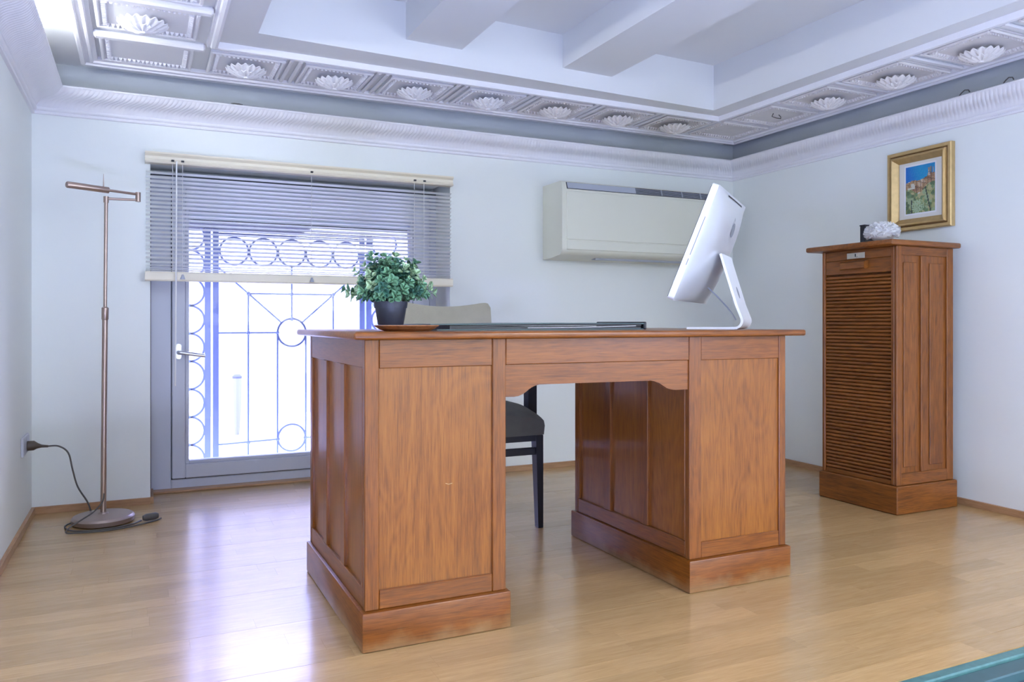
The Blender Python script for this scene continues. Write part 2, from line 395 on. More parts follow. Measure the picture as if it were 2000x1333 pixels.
# ---- darker strips above the cornices: shade of the open cove put into colour
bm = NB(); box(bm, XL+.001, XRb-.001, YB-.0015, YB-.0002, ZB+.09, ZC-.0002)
struct(obj('cove_shade_back', bm, M['cove']), 'strip on the back wall above the cornice, darkened for the shade in the open cove', 'trim')
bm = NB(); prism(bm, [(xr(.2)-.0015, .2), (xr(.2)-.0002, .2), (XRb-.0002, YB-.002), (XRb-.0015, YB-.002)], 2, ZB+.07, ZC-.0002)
struct(obj('cove_shade_right', bm, M['cove']), 'strip on the right wall above the cornice, darkened for the shade in the open cove', 'trim')
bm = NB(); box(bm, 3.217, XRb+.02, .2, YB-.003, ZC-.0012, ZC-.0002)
struct(obj('cove_shade_ceiling', bm, M['cove']), 'strip of ceiling along the right wall, darkened for the shade in the open cove', 'trim')
# ---- ceiling with recess and beams
RB = [(.396, .95), (.398, 3.074), (2.655, 3.197), (2.69, .95)]   # recess outline
bm = NB(); ZT = 2.115
ox0, ox1, oy0, oy1 = -.8, 4.0, -3.6, 4.2
out = [(ox0, oy0), (ox0, oy1), (ox1, oy1), (ox1, oy0)]
OV = [bm.verts.new((x, y, ZC)) for x, y in out]; IV = [bm.verts.new((x, y, ZC)) for x, y in RB]; TV = [bm.verts.new((x, y, ZT)) for x, y in RB]
OT = [bm.verts.new((x, y, 2.3)) for x, y in out]
for i in range(4):
    j = (i+1) % 4
    bm.faces.new((OV[i], OV[j], IV[j], IV[i])); bm.faces.new((IV[i], IV[j], TV[j], TV[i])); bm.faces.new((OV[i], OT[i], OT[j], OV[j]))
bm.faces.new(TV); bm.faces.new(OT[::-1])
CE = struct(obj('ceiling', bm, M['ceil']), 'white ceiling with recess, plaster coffer border and two beams', 'ceiling')
def yb(x): return 3.074+(x-.398)*(3.197-3.074)/(2.655-.398)
for x0, x1 in ((.984, 1.238), (1.744, 2.018)):
    bm = NB(); z0, z1 = 1.963, ZT+.004
    prism(bm, [(x0, .94), (x1, .94), (x1, yb(x1)+.004), (x0, yb(x0)+.004)], 2, z0, z1)
    obj('beam', bm, M['ceil'], CE)
# coffer border: outer and inner lips swept round, crossbars, panels with rosettes
IO = [(-.225, .50), (-.225, 3.685), (3.213, 3.685), (3.213, .50)]
II = [(.268, .80), (.268, 3.233), (2.758, 3.282), (2.768, .80)]
def ring(name, corners, prof, sgn, legs=(0, 1, 2), m='plaster'):
    bm = NB()
    for i in legs:
        P0 = (*corners[i], 0); P1 = (*corners[(i+1) % 4], 0)
        D = [(1, 1), (1, -1), (-1, -1), (-1, 1)]
        d0 = tuple(sgn*c for c in D[i]); d1 = tuple(sgn*c for c in D[(i+1) % 4])
        sweep(bm, prof, (P0, P1), (d0, d1), 1)
    return obj(name, bm, M[m], CE)
ring('outer_moulding', IO, [(0, ZC), (0, 1.864), (.006, 1.859), (.016, 1.859), (.020, 1.868), (.034, 1.868), (.038, 1.862), (.046, 1.862), (.050, 1.870), (.064, 1.872), (.064, ZC)], 1, (0, 1, 2, 3))
ring('inner_moulding', II, [(0, ZC), (0, 1.861), (.010, 1.859), (.022, 1.862), (.026, 1.870), (.036, 1.870), (.040, ZC)], -1, (0, 1, 2, 3))
def panel(cx, cy, hx, hy, bars=True):
    """recessed field, raised frame, egg-and-dart inner border; returns the panel object"""
    bm = NB()
    box(bm, cx-hx, cx+hx, cy-hy, cy+hy, 1.879, ZC-.001)
    fw = .014
    for (a0, a1, b0, b1) in ((cx-hx, cx+hx, cy-hy, cy-hy+fw), (cx-hx, cx+hx, cy+hy-fw, cy+hy), (cx-hx, cx-hx+fw, cy-hy+fw, cy+hy-fw), (cx+hx-fw, cx+hx, cy-hy+fw, cy+hy-fw)):
        box(bm, a0, a1, b0, b1, 1.869, 1.880, bev=.004)
    def eggs(x0, y0, x1, y1):
        L = math.hypot(x1-x0, y1-y0); n = max(2, round(L/.0165)); dx, dy = (x1-x0)/L, (y1-y0)/L
        for i in range(n):
            t = (i+.5)/n; x, yv = x0+(x1-x0)*t, y0+(y1-y0)*t; w = L/n*.44; d = .011
            px, py = -dy, dx
            v = [bm.verts.new((x+dx*a*w+px*b*d, yv+dy*a*w+py*b*d, z)) for a, b, z in ((-1, -.8, 1.880), (1, -.8, 1.880), (1, .8, 1.880), (-1, .8, 1.880), (-.45, -.6, 1.868), (.45, -.6, 1.868), (.35, .4, 1.871), (-.35, .4, 1.871))]
            for f in ((0, 1, 5, 4), (1, 2, 6, 5), (2, 3, 7, 6), (3, 0, 4, 7), (4, 5, 6, 7)): bm.faces.new([v[q] for q in f])
    g = fw+.015
    eggs(cx-hx+g, cy-hy+g, cx+hx-g, cy-hy+g); eggs(cx+hx-g, cy+hy-g, cx-hx+g, cy+hy-g)
    eggs(cx-hx+g, cy+hy-g, cx-hx+g, cy-hy+g); eggs(cx+hx-g, cy-hy+g, cx+hx-g, cy+hy-g)
    return obj('coffer_panel', bm, M['aged'] if cx > 1.6 else M['plaster'], CE)
def petal_mesh(bm, M4, l, w, droop, cup, nu=5, nv=4, ruf=.1, rnd=R):
    rows = []
    ph = rnd.uniform(0, 6)
    for i in range(nu+1):
        u = i/nu; row = []
        ww = w*(math.sin(math.pi*min(1, .12+u*.80))**.75)
        for j in range(nv+1):
            v = j/nv*2-1
            p = Vector((u*l, v*ww, cup*v*v*ww-droop*u*u*l+ruf*w*math.sin(6*v+ph)*u*u))
            if i == nu: p.x -= abs(v)*l*.06-.03*l*math.sin(7*v+ph)
            row.append(bm.verts.new(M4 @ p))
        rows.append(row)
    for a, b in zip(rows, rows[1:]):
        for j in range(nv): bm.faces.new((a[j], a[j+1], b[j+1], b[j]))
rosette_me = None
def rosette(par, cx, cy, rad=.083):
    global rosette_me
    if rosette_me is None:
        bm = NB()
        lathe(bm, [(0, .0), (.022, .0), (.026, -.012), (.022, -.030), (0, -.030)], (0, 0, 0), 18)
        def disc(Rd, zc, zr, nl, lip, ph):
            n, mr = nl*8, 9; up = []; lo = []
            for k in range(n):
                a = 2*math.pi*k/n; c = math.cos(nl*a+ph); ru = []; rl = []
                for j in range(1, mr+1):
                    q = j/mr; r = Rd*q*(1+.040*q*q*(abs(math.cos(nl*a/2+ph/2))*2-1)); z = zc+(zr-zc)*q**1.6+.0042*c*q**.8+(lip*max(0, q-.8)/.2)
                    rl.append(bm.verts.new((r*math.cos(a), r*math.sin(a), z))); ru.append(bm.verts.new((r*math.cos(a), r*math.sin(a), z+.0035)))
                up.append(ru); lo.append(rl)
            cu = bm.verts.new((0, 0, zc+.0035)); cl = bm.verts.new((0, 0, zc))
            for k in range(n):
                k2 = (k+1) % n
                bm.faces.new((cl, lo[k2][0], lo[k][0])); bm.faces.new((cu, up[k][0], up[k2][0])); bm.faces.new((lo[k][-1], lo[k2][-1], up[k2][-1], up[k][-1]))
                for j in range(mr-1):
                    bm.faces.new((lo[k][j], lo[k2][j], lo[k2][j+1], lo[k][j+1])); bm.faces.new((up[k][j], up[k][j+1], up[k2][j+1], up[k2][j]))
        disc(.079, -.046, -.028, 17, .005, 0); disc(.050, -.051, -.042, 12, .003, 1.0)
        lathe(bm, [(0, -.058), (.010, -.056), (.012, -.048), (0, -.044)], (0, 0, 0), 10)
        rosette_me = bm
    o = obj('rosette', rosette_me.copy(), M['plaster'] if cx < 1.6 else M['aged'], par, smooth=True, raw=True)
    o.location = (cx, cy, 1.880); s = rad/.083; o.scale = (s, s, 1); o.rotation_euler = (0, 0, R.uniform(0, 3))
    return o
bxs = [.397+.3717*k for k in range(7)]
for cx in bxs:
    cy = 3.468+(cx-.397)*.012; pn = panel(cx, cy, .146, .140); rosette(pn, cx+.002, cy-.005)
    bm = NB()
    for dx in (-.0185, .0185): box(bm, cx+.1858+dx-.009, cx+.1858+dx+.009, cy-.155, cy+.155, 1.873, ZC, bev=.005)
    obj('crossbar', bm, M['plaster'], CE)
panel(.022, 3.452, .168, .162); panel(2.985, 3.47, .16, .15)
for q, cy in enumerate((3.075, 2.715, 2.355, 1.995, 1.635)):
    pn = panel(.022, cy, .168, .143); rosette(pn, .005, cy+.005, .086)
for cy in (3.29, 2.895, 2.535, 2.175, 1.815):
    bm = NB(); box(bm, -.160, .226, cy-.019, cy+.019, 1.858, ZC, bev=.007); obj('crossbar', bm, M['plaster'], CE)
for q, cy in enumerate((3.12, 2.765, 2.39, 2.00, 1.61)):
    pn = panel(2.985, cy, .16, .150)
    if q: rosette(pn, 3.0, cy+.01, .083)
    else:                                        # bare fixing hole with loose wires
        bm = NB(); tube(bm, [(2.955, 3.09, 1.88), (2.94, 3.085, 1.860), (2.955, 3.07, 1.850), (2.99, 3.075, 1.852), (3.005, 3.09, 1.865), (3.0, 3.10, 1.88)], .0022, 6)
        o = obj('wire', bm, M['flex'], pn); o['label'] = 'loose dark wires at the missing rosette'
    bm = NB(); box(bm, 2.815, 3.16, cy-.205, cy-.178, 1.872, ZC, bev=.005); obj('crossbar', bm, M['plaster'], CE)
# two loops of wire on the right cornice, a scrap on the back one
for (x, y, z, dy, lab) in ((xr(2.18)-.112, 2.18, ZB+.086, .05, 'small black wire loop on the right cornice, the one nearer the room corner'), (xr(1.99)-.112, 1.99, ZB+.085, .045, 'small black wire loop on the right cornice, nearer the picture edge')):
    bm = NB(); tube(bm, [(x, y+dy*.5, z+.004), (x+.004, y+dy*.3, z+.018), (x+.004, y, z+.027), (x+.002, y-dy*.35, z+.023), (x, y-dy*.5, z+.012)], .0024, 6)
    tag(obj('wire_loop', bm, M['flex']), lab, 'wire', 'wire loops on the right cornice')
bm = NB(); tube(bm, [(.36, 3.686, ZB+.104), (.375, 3.685, ZB+.1065), (.395, 3.684, ZB+.106), (.41, 3.686, ZB+.104)], .0024, 6)
tag(obj('wire_end', bm, M['flex']), 'dark scrap of wire lying on the back cornice above the blind', 'wire')
# lit tubes lying in the left cove
for y0, y1, lab in ((2.15, 3.22, 'lit white tube lamp behind the left cornice, the one nearer the back wall'), (1.0, 2.08, 'lit white tube lamp behind the left cornice, the one nearer the viewpoint')):
    t = thing('tube_lamp', lab, 'lamp', (XL+.05, (y0+y1)/2, ZB+.104), 'tube lamps in the left cove')
    bm = NB(); box(bm, XL+.03, XL+.07, y0-.03, y1+.03, ZB+.105, ZB+.116); obj('holder', bm, M['cord'], t)
    bm = NB(); tube(bm, [(XL+.05, y0, ZB+.130), (XL+.05, y1, ZB+.130)], .012, 10); obj('tube', bm, M['tube'], t)
# unseen panel lamps added for fill light above the lower room (behind the viewpoint)
for yl, lab in ((-1.15, 'flat white panel lamp on the ceiling over the lower room, added as unseen fill light near the step'), (-2.75, 'flat white panel lamp on the ceiling over the lower room, added as unseen fill light near the rear window')):
    t = thing('ceiling_fill_lamp', lab, 'lamp', (2.35, yl, ZC), 'added fill lamps of the lower room')
    bm = NB(); box(bm, 1.65, 3.04, yl-.6, yl+.6, 1.845, ZC-.0005); obj('housing', bm, M['cord'], t)
    bm = NB(); box(bm, 1.69, 3.0, yl-.56, yl+.56, 1.838, 1.8445); obj('diffuser', bm, M['lampglass'], t)

ux, uy = .15, -.45  # unseen floor lamp, added to throw fill light on the ceiling
t = thing('fill_uplight', 'unseen white square floor lamp added in the lower room to light the ceiling', 'lamp', (ux, uy, -.75))
bm = NB(); box(bm, ux-.23, ux+.23, uy-.23, uy+.23, -.749, -.70); box(bm, ux-.03, ux+.03, uy-.03, uy+.03, -.70, -.33); obj('stand', bm, M['cord'], t)
bm = NB(); box(bm, ux-.24, ux+.24, uy-.24, uy+.24, -.33, -.275); obj('housing', bm, M['cord'], t)
bm = NB(); box(bm, ux-.22, ux+.22, uy-.22, uy+.22, -.2745, -.262); obj('diffuser', bm, M['lampglass'], t)

# ================================================================== BALCONY DOOR
YD = 4.055
D = base('door_1', (.76, YD, 0), 'grey framed glazed balcony door set in the deep reveal', 'door')
bm = NB()
box(bm, .036, .128, YD, YD+.06, 0, 1.493, bev=.003); box(bm, 1.418, 1.47, YD, YD+.06, 0, 1.493, bev=.003)
box(bm, .128, 1.418, YD, YD+.06, 1.447, 1.493, bev=.003); box(bm, .128, 1.418, YD, YD+.06, 0, .050, bev=.003)
obj('casing', bm, M['frame'], D)
bm = NB()
for a in ((.131, .190, .055, 1.444), (1.322, 1.415, .055, 1.444)): box(bm, a[0], a[1], YD-.014, YD+.05, a[2], a[3], bev=.004)
for z0, z1 in ((.055, .122), (1.344, 1.444)): box(bm, .190, 1.322, YD-.014, YD+.05, z0, z1, bev=.004)
for a in ((.190, .206, .122, 1.344), (1.308, 1.322, .122, 1.344)): box(bm, a[0], a[1], YD-.004, YD+.045, a[2], a[3], bev=.003)
for z0, z1 in ((.122, .137), (1.330, 1.344)): box(bm, .206, 1.308, YD-.004, YD+.045, z0, z1, bev=.003)
obj('sash', bm, M['frame'], D)
bm = NB()
box(bm, .128, .131, YD+.002, YD+.05, .05, 1.447); box(bm, 1.415, 1.418, YD+.002, YD+.05, .05, 1.447)
box(bm, .131, 1.415, YD+.002, YD+.05, .050, .055); box(bm, .131, 1.415, YD+.002, YD+.05, 1.444, 1.447)
box(bm, .036, 1.47, YD-.002, YD+.03, 1.493, 1.500); box(bm, .0362, .041, YD-.004, YD, .0, 1.493)
obj('gasket', bm, M['gasket'], D)
bm = NB(); box(bm, .204, 1.310, YD+.02, YD+.026, .135, 1.332); obj('glass', bm, M['glass'], D)
bm = NB()
pts = [(.16+.0125*math.cos(a), .652+.008+(.024 if math.sin(a) > 0 else -.024)+.0125*math.sin(a)) for a in [2*math.pi*k/20 for k in range(20)]]
prism(bm, pts, 1, YD-.024, YD-.0135)
rs = obj('handle_plate', bm, M['steel'], D, smooth=True)
bm = NB(); tube(bm, [(.16, YD-.02, .655), (.16, YD-.055, .655), (.166, YD-.064, .655), (.18, YD-.066, .654), (.265, YD-.066, .640), (.275, YD-.066, .638)], [.010, .010, .0095, .009, .0085, .006], 10)
o = obj('handle', bm, M['steel'], D, smooth=True); o['label'] = 'steel lever handle'
bm = NB(); box(bm, .04, 1.47, YD-.065, YD, -.001, .010, bev=.003); obj('threshold', bm, M['base'], D)

# ================================================================== OUTSIDE: grille, lintel, courtyard
YG = 4.42
bm = NB(); box(bm, -8, 10, 4.36, 12, -.25, -.06)
struct(obj('ground_outside', bm, M['paving']), 'pale sunlit paving of the courtyard outside the door', 'ground')
bm = NB(); box(bm, -6, 9, 7.6, 7.8, -.06, 2.2)
struct(obj('wall_outside', bm, M['court']), 'pale courtyard wall outside the balcony door', 'wall')
bm = NB(); box(bm, -.3, 1.8, 4.4365, 4.95, -.0595, -.042, bev=.004); box(bm, .04, 1.47, 4.13, 4.4025, -.0595, -.042, bev=.004)  # hidden slab, added to bounce daylight up through the door
struct(obj('bounce_slab', bm, M['slab']), 'unseen white slab added outside the balcony door to bounce daylight in', 'step')
bm = NB(); box(bm, .037, 1.474, 4.108, 4.47, 1.292, 1.2995); box(bm, -.2, 1.8, 4.361, 4.47, 1.30, 1.62)
struct(obj('trim_6', bm, M['lintel']), 'rough lintel above the outside of the balcony door', 'lintel')
G = thing('window_grille', 'blue-grey wrought iron grille of rings and bars outside the glass door', 'grille', (.748, YG, -.06))
GB = []
def rod(x0, z0, x1, z1, r=.0056):
    bm = NB(); tube(bm, [(x0, YG, z0), (x1, YG, z1)], r, 6); obj('rod', bm, M['iron'], G)
def gring(x, z, r=.0725):
    bm = NB(); n = 32
    pts = [(x+r*math.cos(2*math.pi*k/n), YG, z+r*math.sin(2*math.pi*k/n)) for k in range(n)]
    V = []
    for k in range(n):
        a = 2*math.pi*k/n
        V.append([bm.verts.new((x+(r+u)*math.cos(a), YG+w, z+(r+u)*math.sin(a))) for u, w in ((-.0048, -.006), (.0048, -.006), (.0048, .006), (-.0048, .006))])
    for k in range(n):
        a, b = V[k], V[(k+1) % n]
        for q in range(4): bm.faces.new((a[q], a[(q+1) % 4], b[(q+1) % 4], b[q]))
    obj('ring', bm, M['iron'], G)
def knot(x, z, r=.0125):
    bm = NB(); bmesh.ops.create_uvsphere(bm, u_segments=8, v_segments=6, radius=r); bmesh.ops.translate(bm, verts=bm.verts[:], vec=(x, YG, z)); obj('knot', bm, M['iron'], G, smooth=True)
def flat(x0, x1, z0, z1): bxo('bar', M['iron'], G, x0, x1, YG-.006, YG+.006, z0, z1, bev=.0015)
gx = .748
for s in (-1, 1):
    for o_ in (.377, .417):
        a, b = sorted((gx+s*o_, gx+s*(o_+.030))); flat(a, b, -.059, 1.296)
    cx = gx+s*.521
    for k in range(9):
        gring(cx, .012+.1455*k+.0725-.0)
        if k: knot(cx, .012+.1455*k, .009)
for k in range(5):
    gring(gx+(k-2)*.150, 1.178)
    if k: knot(gx+(k-2.5)*.150, 1.178, .011)
for z in (1.262, ): flat(gx-.377, gx+.377, z, z+.012)
flat(gx-.62, gx+.62, -.05, -.03)
gring(gx, .742, .076); gring(gx, .164, .0735)
knot(gx, .817); 
for s in (-1, 1):
    rod(gx+s*.377, .742, gx+s*.076, .742); knot(gx+s*.076, .742, .011); knot(gx+s*.228, .742)
    rod(gx+s*.228, .953, gx+s*.228, -.03); knot(gx+s*.228, .953)
    rod(gx, .953, gx+s*.228, .953)
    rod(gx+s*.054, .796, gx+s*.228, .953); rod(gx+s*.228, .953, gx+s*.377, 1.088)
    rod(gx+s*.076, .742, gx+s*.076, -.03); knot(gx+s*.0745, .160)
    rod(gx+s*.377, .150, gx+s*.0745, .160); knot(gx+s*.228, .153)
rod(gx, .817, gx, 1.105); knot(gx, .953)
# things faintly seen in the courtyard
t = thing('standpipe', 'faint grey standpipe with a dark cap in the bright courtyard', 'pipe', (.66, 6.3, -.06))
bm = NB(); tube(bm, [(.66, 6.3, -.06), (.66, 6.3, .15), (.66, 6.3, .37)], [.018, .03, .035], 10); obj('pipe', bm, mat('pipe_grey', L3(.17, .17, .20), .8), t)
bm = NB(); tube(bm, [(.66, 6.3, .365), (.66, 6.3, .385), (.66, 6.3, .40)], [.034, .036, .02], 10); obj('cap', bm, mat('pipe_cap', L3(.07, .075, .11), .8), t)
t = thing('lattice_post', 'blue cross-braced post standing in the courtyard behind the grille', 'post', (1.86, 6.8, -.06))
m_ = mat('post_blue', L3(.12, .15, .33), .6)
for x in (1.78, 1.94): bxo('leg', m_, t, x-.012, x+.012, 6.78, 6.82, -.06, 1.25)
bm = NB()
for k in range(6):
    z = .05+.2*k; tube(bm, [(1.78, 6.8, z), (1.94, 6.8, z+.2)], .008, 6); tube(bm, [(1.94, 6.8, z), (1.78, 6.8, z+.2)], .008, 6)
obj('brace', bm, m_, t)

# ================================================================== VENETIAN BLIND
B = thing('venetian_blind', 'cream venetian blind half lowered over the balcony door', 'blind', (.727, 3.775, .978))
bx0, bx1 = .014, 1.440; by = 3.772
bm = NB(); prism(bm, [(by-.022, 1.494), (by-.026, 1.500), (by-.018, 1.512), (by-.018, 1.524), (by-.030, 1.534), (by-.030, 1.541), (by+.026, 1.541), (by+.026, 1.494)], 0, bx0, bx1)
obj('headrail', bm, M['rail'], B)
slat_me = None
zs = [1.455-.0186*k for k in range(22)]+[1.0485, 1.037, 1.029]
for z in zs:
    bm = NB(); tl = math.radians(15 if z > 1.05 else 6); n = 5; A = []; Bv = []
    for j in range(n):
        v = (j/(n-1)*2-1); yy_ = v*.0125; cz = -.0016*v*v+.0008
        yq = yy_*math.cos(tl)+cz*math.sin(tl); zq = cz*math.cos(tl)-yy_*math.sin(tl)
        A.append((yq, zq))
    prof = [(by+a, z+b) for a, b in A]+[(by+a, z+b-.0007) for a, b in A[::-1]]
    prism(bm, prof, 0, bx0+.004, bx1-.004)
    obj('slat', bm, M['slat'], B)
bm = NB(); prism(bm, [(by-.017, .980), (by-.020, .986), (by-.020, 1.014), (by-.016, 1.021), (by+.014, 1.021), (by+.014, .980)], 0, bx0, bx1)
obj('bottom_rail', bm, M['rail'], B)
for x in (.125, .165, .727, 1.235, 1.285):
    bm = NB(); tube(bm, [(x, by-.0155, 1.50), (x, by-.0158, 1.02)], .0011, 5); obj('cord', bm, M['cord'], B)
    bxo('cord_lock', M['acdark'], B, x-.006, x+.006, by-.0305, by-.022, 1.503, 1.511, bev=.001)
for x in (.165, .727):
    bm = NB(); lathe(bm, [(0, .022), (.004, .02), (.011, 0), (0, 0)], (x, by-.026, .988), 10); obj('cord_plug', bm, M['acgrey'], B, smooth=True)
bm = NB(); tube(bm, [(.140, by-.034, 1.505), (.139, by-.036, 1.2), (.134, by-.040, .52)], .0032, 8); obj('tilt_wand', bm, M['cord'], B, smooth=True)

# ================================================================== AIR CONDITIONER
A = thing('air_conditioner', 'ivory wall-mounted air conditioner on the back wall', 'air conditioner', (2.508, 3.80, 1.139))
ax0, ax1 = 1.981, 3.037; yf = 3.581
def acprof(g=0):
    q = [(3.799, 1.139), (3.70, 1.142), (3.64, 1.150)]
    for k in range(7):
        a = math.radians(-90+90*k/6*1.0); q.append((yf+.036-.036*math.cos(math.radians(15*k))*1.0 if False else yf+.036*(1-math.sin(math.radians(15*k))), 1.186-.034*math.cos(math.radians(15*k))))
    q += [(yf, 1.496), (yf+.012, 1.533), (yf+.020, 1.539), (3.799, 1.539)]
    return q
bm = NB(); prism(bm, acprof(), 0, ax0, ax1); obj('body', bm, M['ac'], A, smooth=True)
bm = NB(); box(bm, ax0+.026, ax1-.030, yf-.004, yf+.02, 1.232, 1.486, bev=.003); obj('front_panel', bm, M['ac'], A)
bm = NB(); box(bm, ax0+.026, ax1-.030, yf-.0035, yf+.02, 1.178, 1.2295, bev=.004); obj('lower_panel', bm, M['ac'], A)
vx0, vx1 = ax0+.028, ax1-.042
def slope_box(bm, x0, x1, t0, t1, u0, u1):
    """box lying on the sloping top front edge: t along the slope (0 low, 1 high), u outward"""
    a = Vector((0, yf, 1.497)); b = Vector((0, yf+.012, 1.5325)); d = b-a; nn = Vector((0, -d.z, d.y)).normalized()
    q = [a+d*t0+nn*u0, a+d*t1+nn*u0, a+d*t1+nn*u1, a+d*t0+nn*u1]
    prism(bm, [(p.y, p.z) for p in q], 0, x0, x1)
bm = NB(); slope_box(bm, vx0, vx1, 0, 1, -.002, .0015); obj('vent_recess', bm, M['acdark'], A)
bm = NB(); slope_box(bm, vx0+.004, vx0+.43, .06, .94, .0016, .004); obj('vent_flap', bm, M['acgrey'], A)
for k in range(4):
    bm = NB(); slope_box(bm, vx0+.43, vx1-.004, .10+.22*k, .16+.22*k, .0016, .005); obj('louver', bm, M['acgrey'], A)
bm = NB()
for x in (vx0+.60, vx0+.74, vx0+.87): slope_box(bm, x, x+.005, .05, .95, .0016, .006)
obj('vent_divider', bm, M['acgrey'], A)
bm = NB(); box(bm, ax0+.25, ax1-.05, 3.66, 3.70, 1.1385, 1.150); obj('outlet', bm, M['acgrey'], A)

# ================================================================== DESK
DK = thing('desk', 'oak pedestal desk with panelled sides in the middle of the room', 'desk', (1.165, 2.2, 0))
def dbox(name, m, *a, bev=.002): return bxo(name, M[m], DK, *a, bev=bev)
bm = NB()
prof = [(.000, .7575), (.000, .766), (.004, .772), (.010, .776)]
tx0, tx1, ty0, ty1 = .452, 1.880, 1.824, 2.578
box(bm, tx0, tx1, ty0, ty1, .7575, .776, bev=.006, seg=3); obj('desktop', bm, M['oak_x'], DK, smooth=True)
FY = 1.870                                       # front face of stiles
def pedestal(x0, x1, front_panel, side_in, side_out):
    # plinth
    bm = NB(); px0, px1 = x0-.009, x1+.009
    bv = box(bm, px0, px1, FY-.013, 2.561, .001, .096, bev=.004, seg=2); sides(obj('plinth', bm, [M['oak_plinth'], M['oak_plinth_y']], DK, smooth=True))
    # carcass core behind the panels
    dbox('carcass', 'oak_z', x0+.011, x1-.011, FY+.011, 2.536, .096, .7565, bev=0)
    # front: stiles, rails, panel
    a, b = front_panel
    dbox('stile', 'oak_z', x0, a, FY, FY+.022, .0965, .7572); dbox('stile', 'oak_z', b, x1, FY, FY+.022, .0965, .7572)
    dbox('rail', 'oak_x', a+.0004, b-.0004, FY+.0012, FY+.022, .686, .7572); dbox('rail', 'oak_x', a+.0004, b-.0004, FY+.0012, FY+.022, .0965, .144)
    dbox('panel', 'oak_panel', a-.002, b+.002, FY+.007, FY+.013, .143, .687, bev=0)
    # back likewise
    dbox('stile', 'oak_z', x0, a, 2.525, 2.547, .0965, .7572); dbox('stile', 'oak_z', b, x1, 2.525, 2.547, .0965, .7572)
    dbox('rail', 'oak_x', a, b, 2.525, 2.546, .686, .7572); dbox('rail', 'oak_x', a, b, 2.525, 2.546, .0965, .144)
    dbox('panel', 'oak_panel', a, b, 2.534, 2.540, .143, .687, bev=0)
    # sides with three panels
    for xs, s in ((x0, 1), (x1, -1)):
        f = lambda n, m, u0, u1, y0, y1, z0, z1, bev=.002: dbox(n, m, *sorted((xs+s*u0, xs+s*u1)), y0, y1, z0, z1, bev=bev)
        f('rail', 'oak_y', .0008, .012, FY+.0225, 2.5245, .687, .7572); f('rail', 'oak_y', .0008, .012, FY+.0225, 2.5245, .0965, .147)
        ys = [(FY+.0225, 1.910), (2.083, 2.128), (2.302, 2.349), (2.513, 2.5245)]
        for y0, y1 in ys: f('stile', 'oak_z', 0, .012, y0, y1, .1472, .6868)
        for y0, y1 in ((1.909, 2.084), (2.127, 2.303), (2.348, 2.514)): f('panel', 'oak_panel', .0085, .0115, y0, y1, .146, .688, 0)
pedestal(.489, .866, (.525, .828), 1, 0)
pedestal(1.463, 1.839, (1.507, 1.812), 0, 1)
# kneehole front: rail, shaped apron, back rail
dbox('rail', 'oak_x', .8665, 1.4625, FY+.0012, FY+.022, .687, .7572)
bm = NB()
ap = [(.8665, .6865), (.8665, .602)]
L_ = [(.892, .6015), (.905, .603), (.918, .6075), (.93, .615), (.942, .6235), (.955, .629), (.968, .6315)]
Rr = [(1.330-(x-.968)*1.10+0, z-.0015) for x, z in L_[::-1]]
Rr = [(1.328+(.968-x)*1.18, z-.001) for x, z in L_[::-1]]
ap += L_+[(1.10, .6315), (1.2, .631)]+Rr+[(1.4625, .6005), (1.4625, .6865)]
prism(bm, ap, 1, FY+.006, FY+.024); obj('apron', bm, M['oak_x'], DK)
dbox('rail', 'oak_x', .8665, 1.4625, 2.525, 2.546, .66, .7572)
# scuff on the front panel
bm = NB(); tube(bm, [(.700, FY+.0068, .389), (.708, FY+.0066, .386), (.718, FY+.0066, .388)], .0008, 4); o = obj('scratch', bm, mat('bare_wood', L3(.52, .34, .15), .6), DK); o['label'] = 'short pale scratch'

# ================================================================== CHAIR
CH = thing('chair', 'upholstered chair with taupe seat and khaki backrest behind the desk', 'chair', (1.19, 2.92, 0))
x0, x1, y0c, y1c = .965, 1.423, 2.700, 3.13
def superpad(bm, cx, cy, hx, hy, z0, z1, dome, n=14):
    def prof(t): return max(0, 1-abs(t)**5)**.2
    top = []; 
    for i in range(n+1):
        row = []
        for j in range(n+1):
            u = i/n*2-1; v = j/n*2-1
            sx = u*hx*(1-.03*v*v*v*v); sy = v*hy*(1-.03*u*u*u*u)
            e = (1-u**6)*(1-v**6)
            row.append(bm.verts.new((cx+sx, cy+sy, z1-dome*.5*(u*u+v*v)-.014*(1-e)**2)))
        top.append(row)
    for a, b in zip(top, top[1:]):
        for j in range(n): bm.faces.new((a[j], a[j+1], b[j+1], b[j]))
    rim = [top[0][j] for j in range(n+1)]+[top[i][n] for i in range(1, n+1)]+[top[n][j] for j in range(n-1, -1, -1)]+[top[i][0] for i in range(n-1, 0, -1)]
    low = [bm.verts.new((v.co.x*1, v.co.y, z0)) for v in rim]; m_ = len(rim)
    mid = [bm.verts.new((cx+(v.co.x-cx)*1.012, cy+(v.co.y-cy)*1.012, z0+.035)) for v in rim]
    for k in range(m_):
        k2 = (k+1) % m_; bm.faces.new((rim[k], rim[k2], mid[k2], mid[k])); bm.faces.new((mid[k], mid[k2], low[k2], low[k]))
    bm.faces.new(low)
bm = NB(); superpad(bm, (x0+x1)/2, (y0c+y1c)/2, (x1-x0)/2, (y1c-y0c)/2, .362, .492, .062)
obj('seat', bm, M['taupe'], CH, smooth=True)
bm = NB()
box(bm, x0+.012, x1-.012, y0c+.01, y0c+.03, .338, .361); box(bm, x0+.012, x1-.012, y1c-.04, y1c-.02, .338, .361)
box(bm, x0+.012, x0+.032, y0c+.03, y1c-.04, .338, .361); box(bm, x1-.032, x1-.012, y0c+.03, y1c-.04, .338, .361)
obj('seat_frame', bm, M['ebony'], CH)
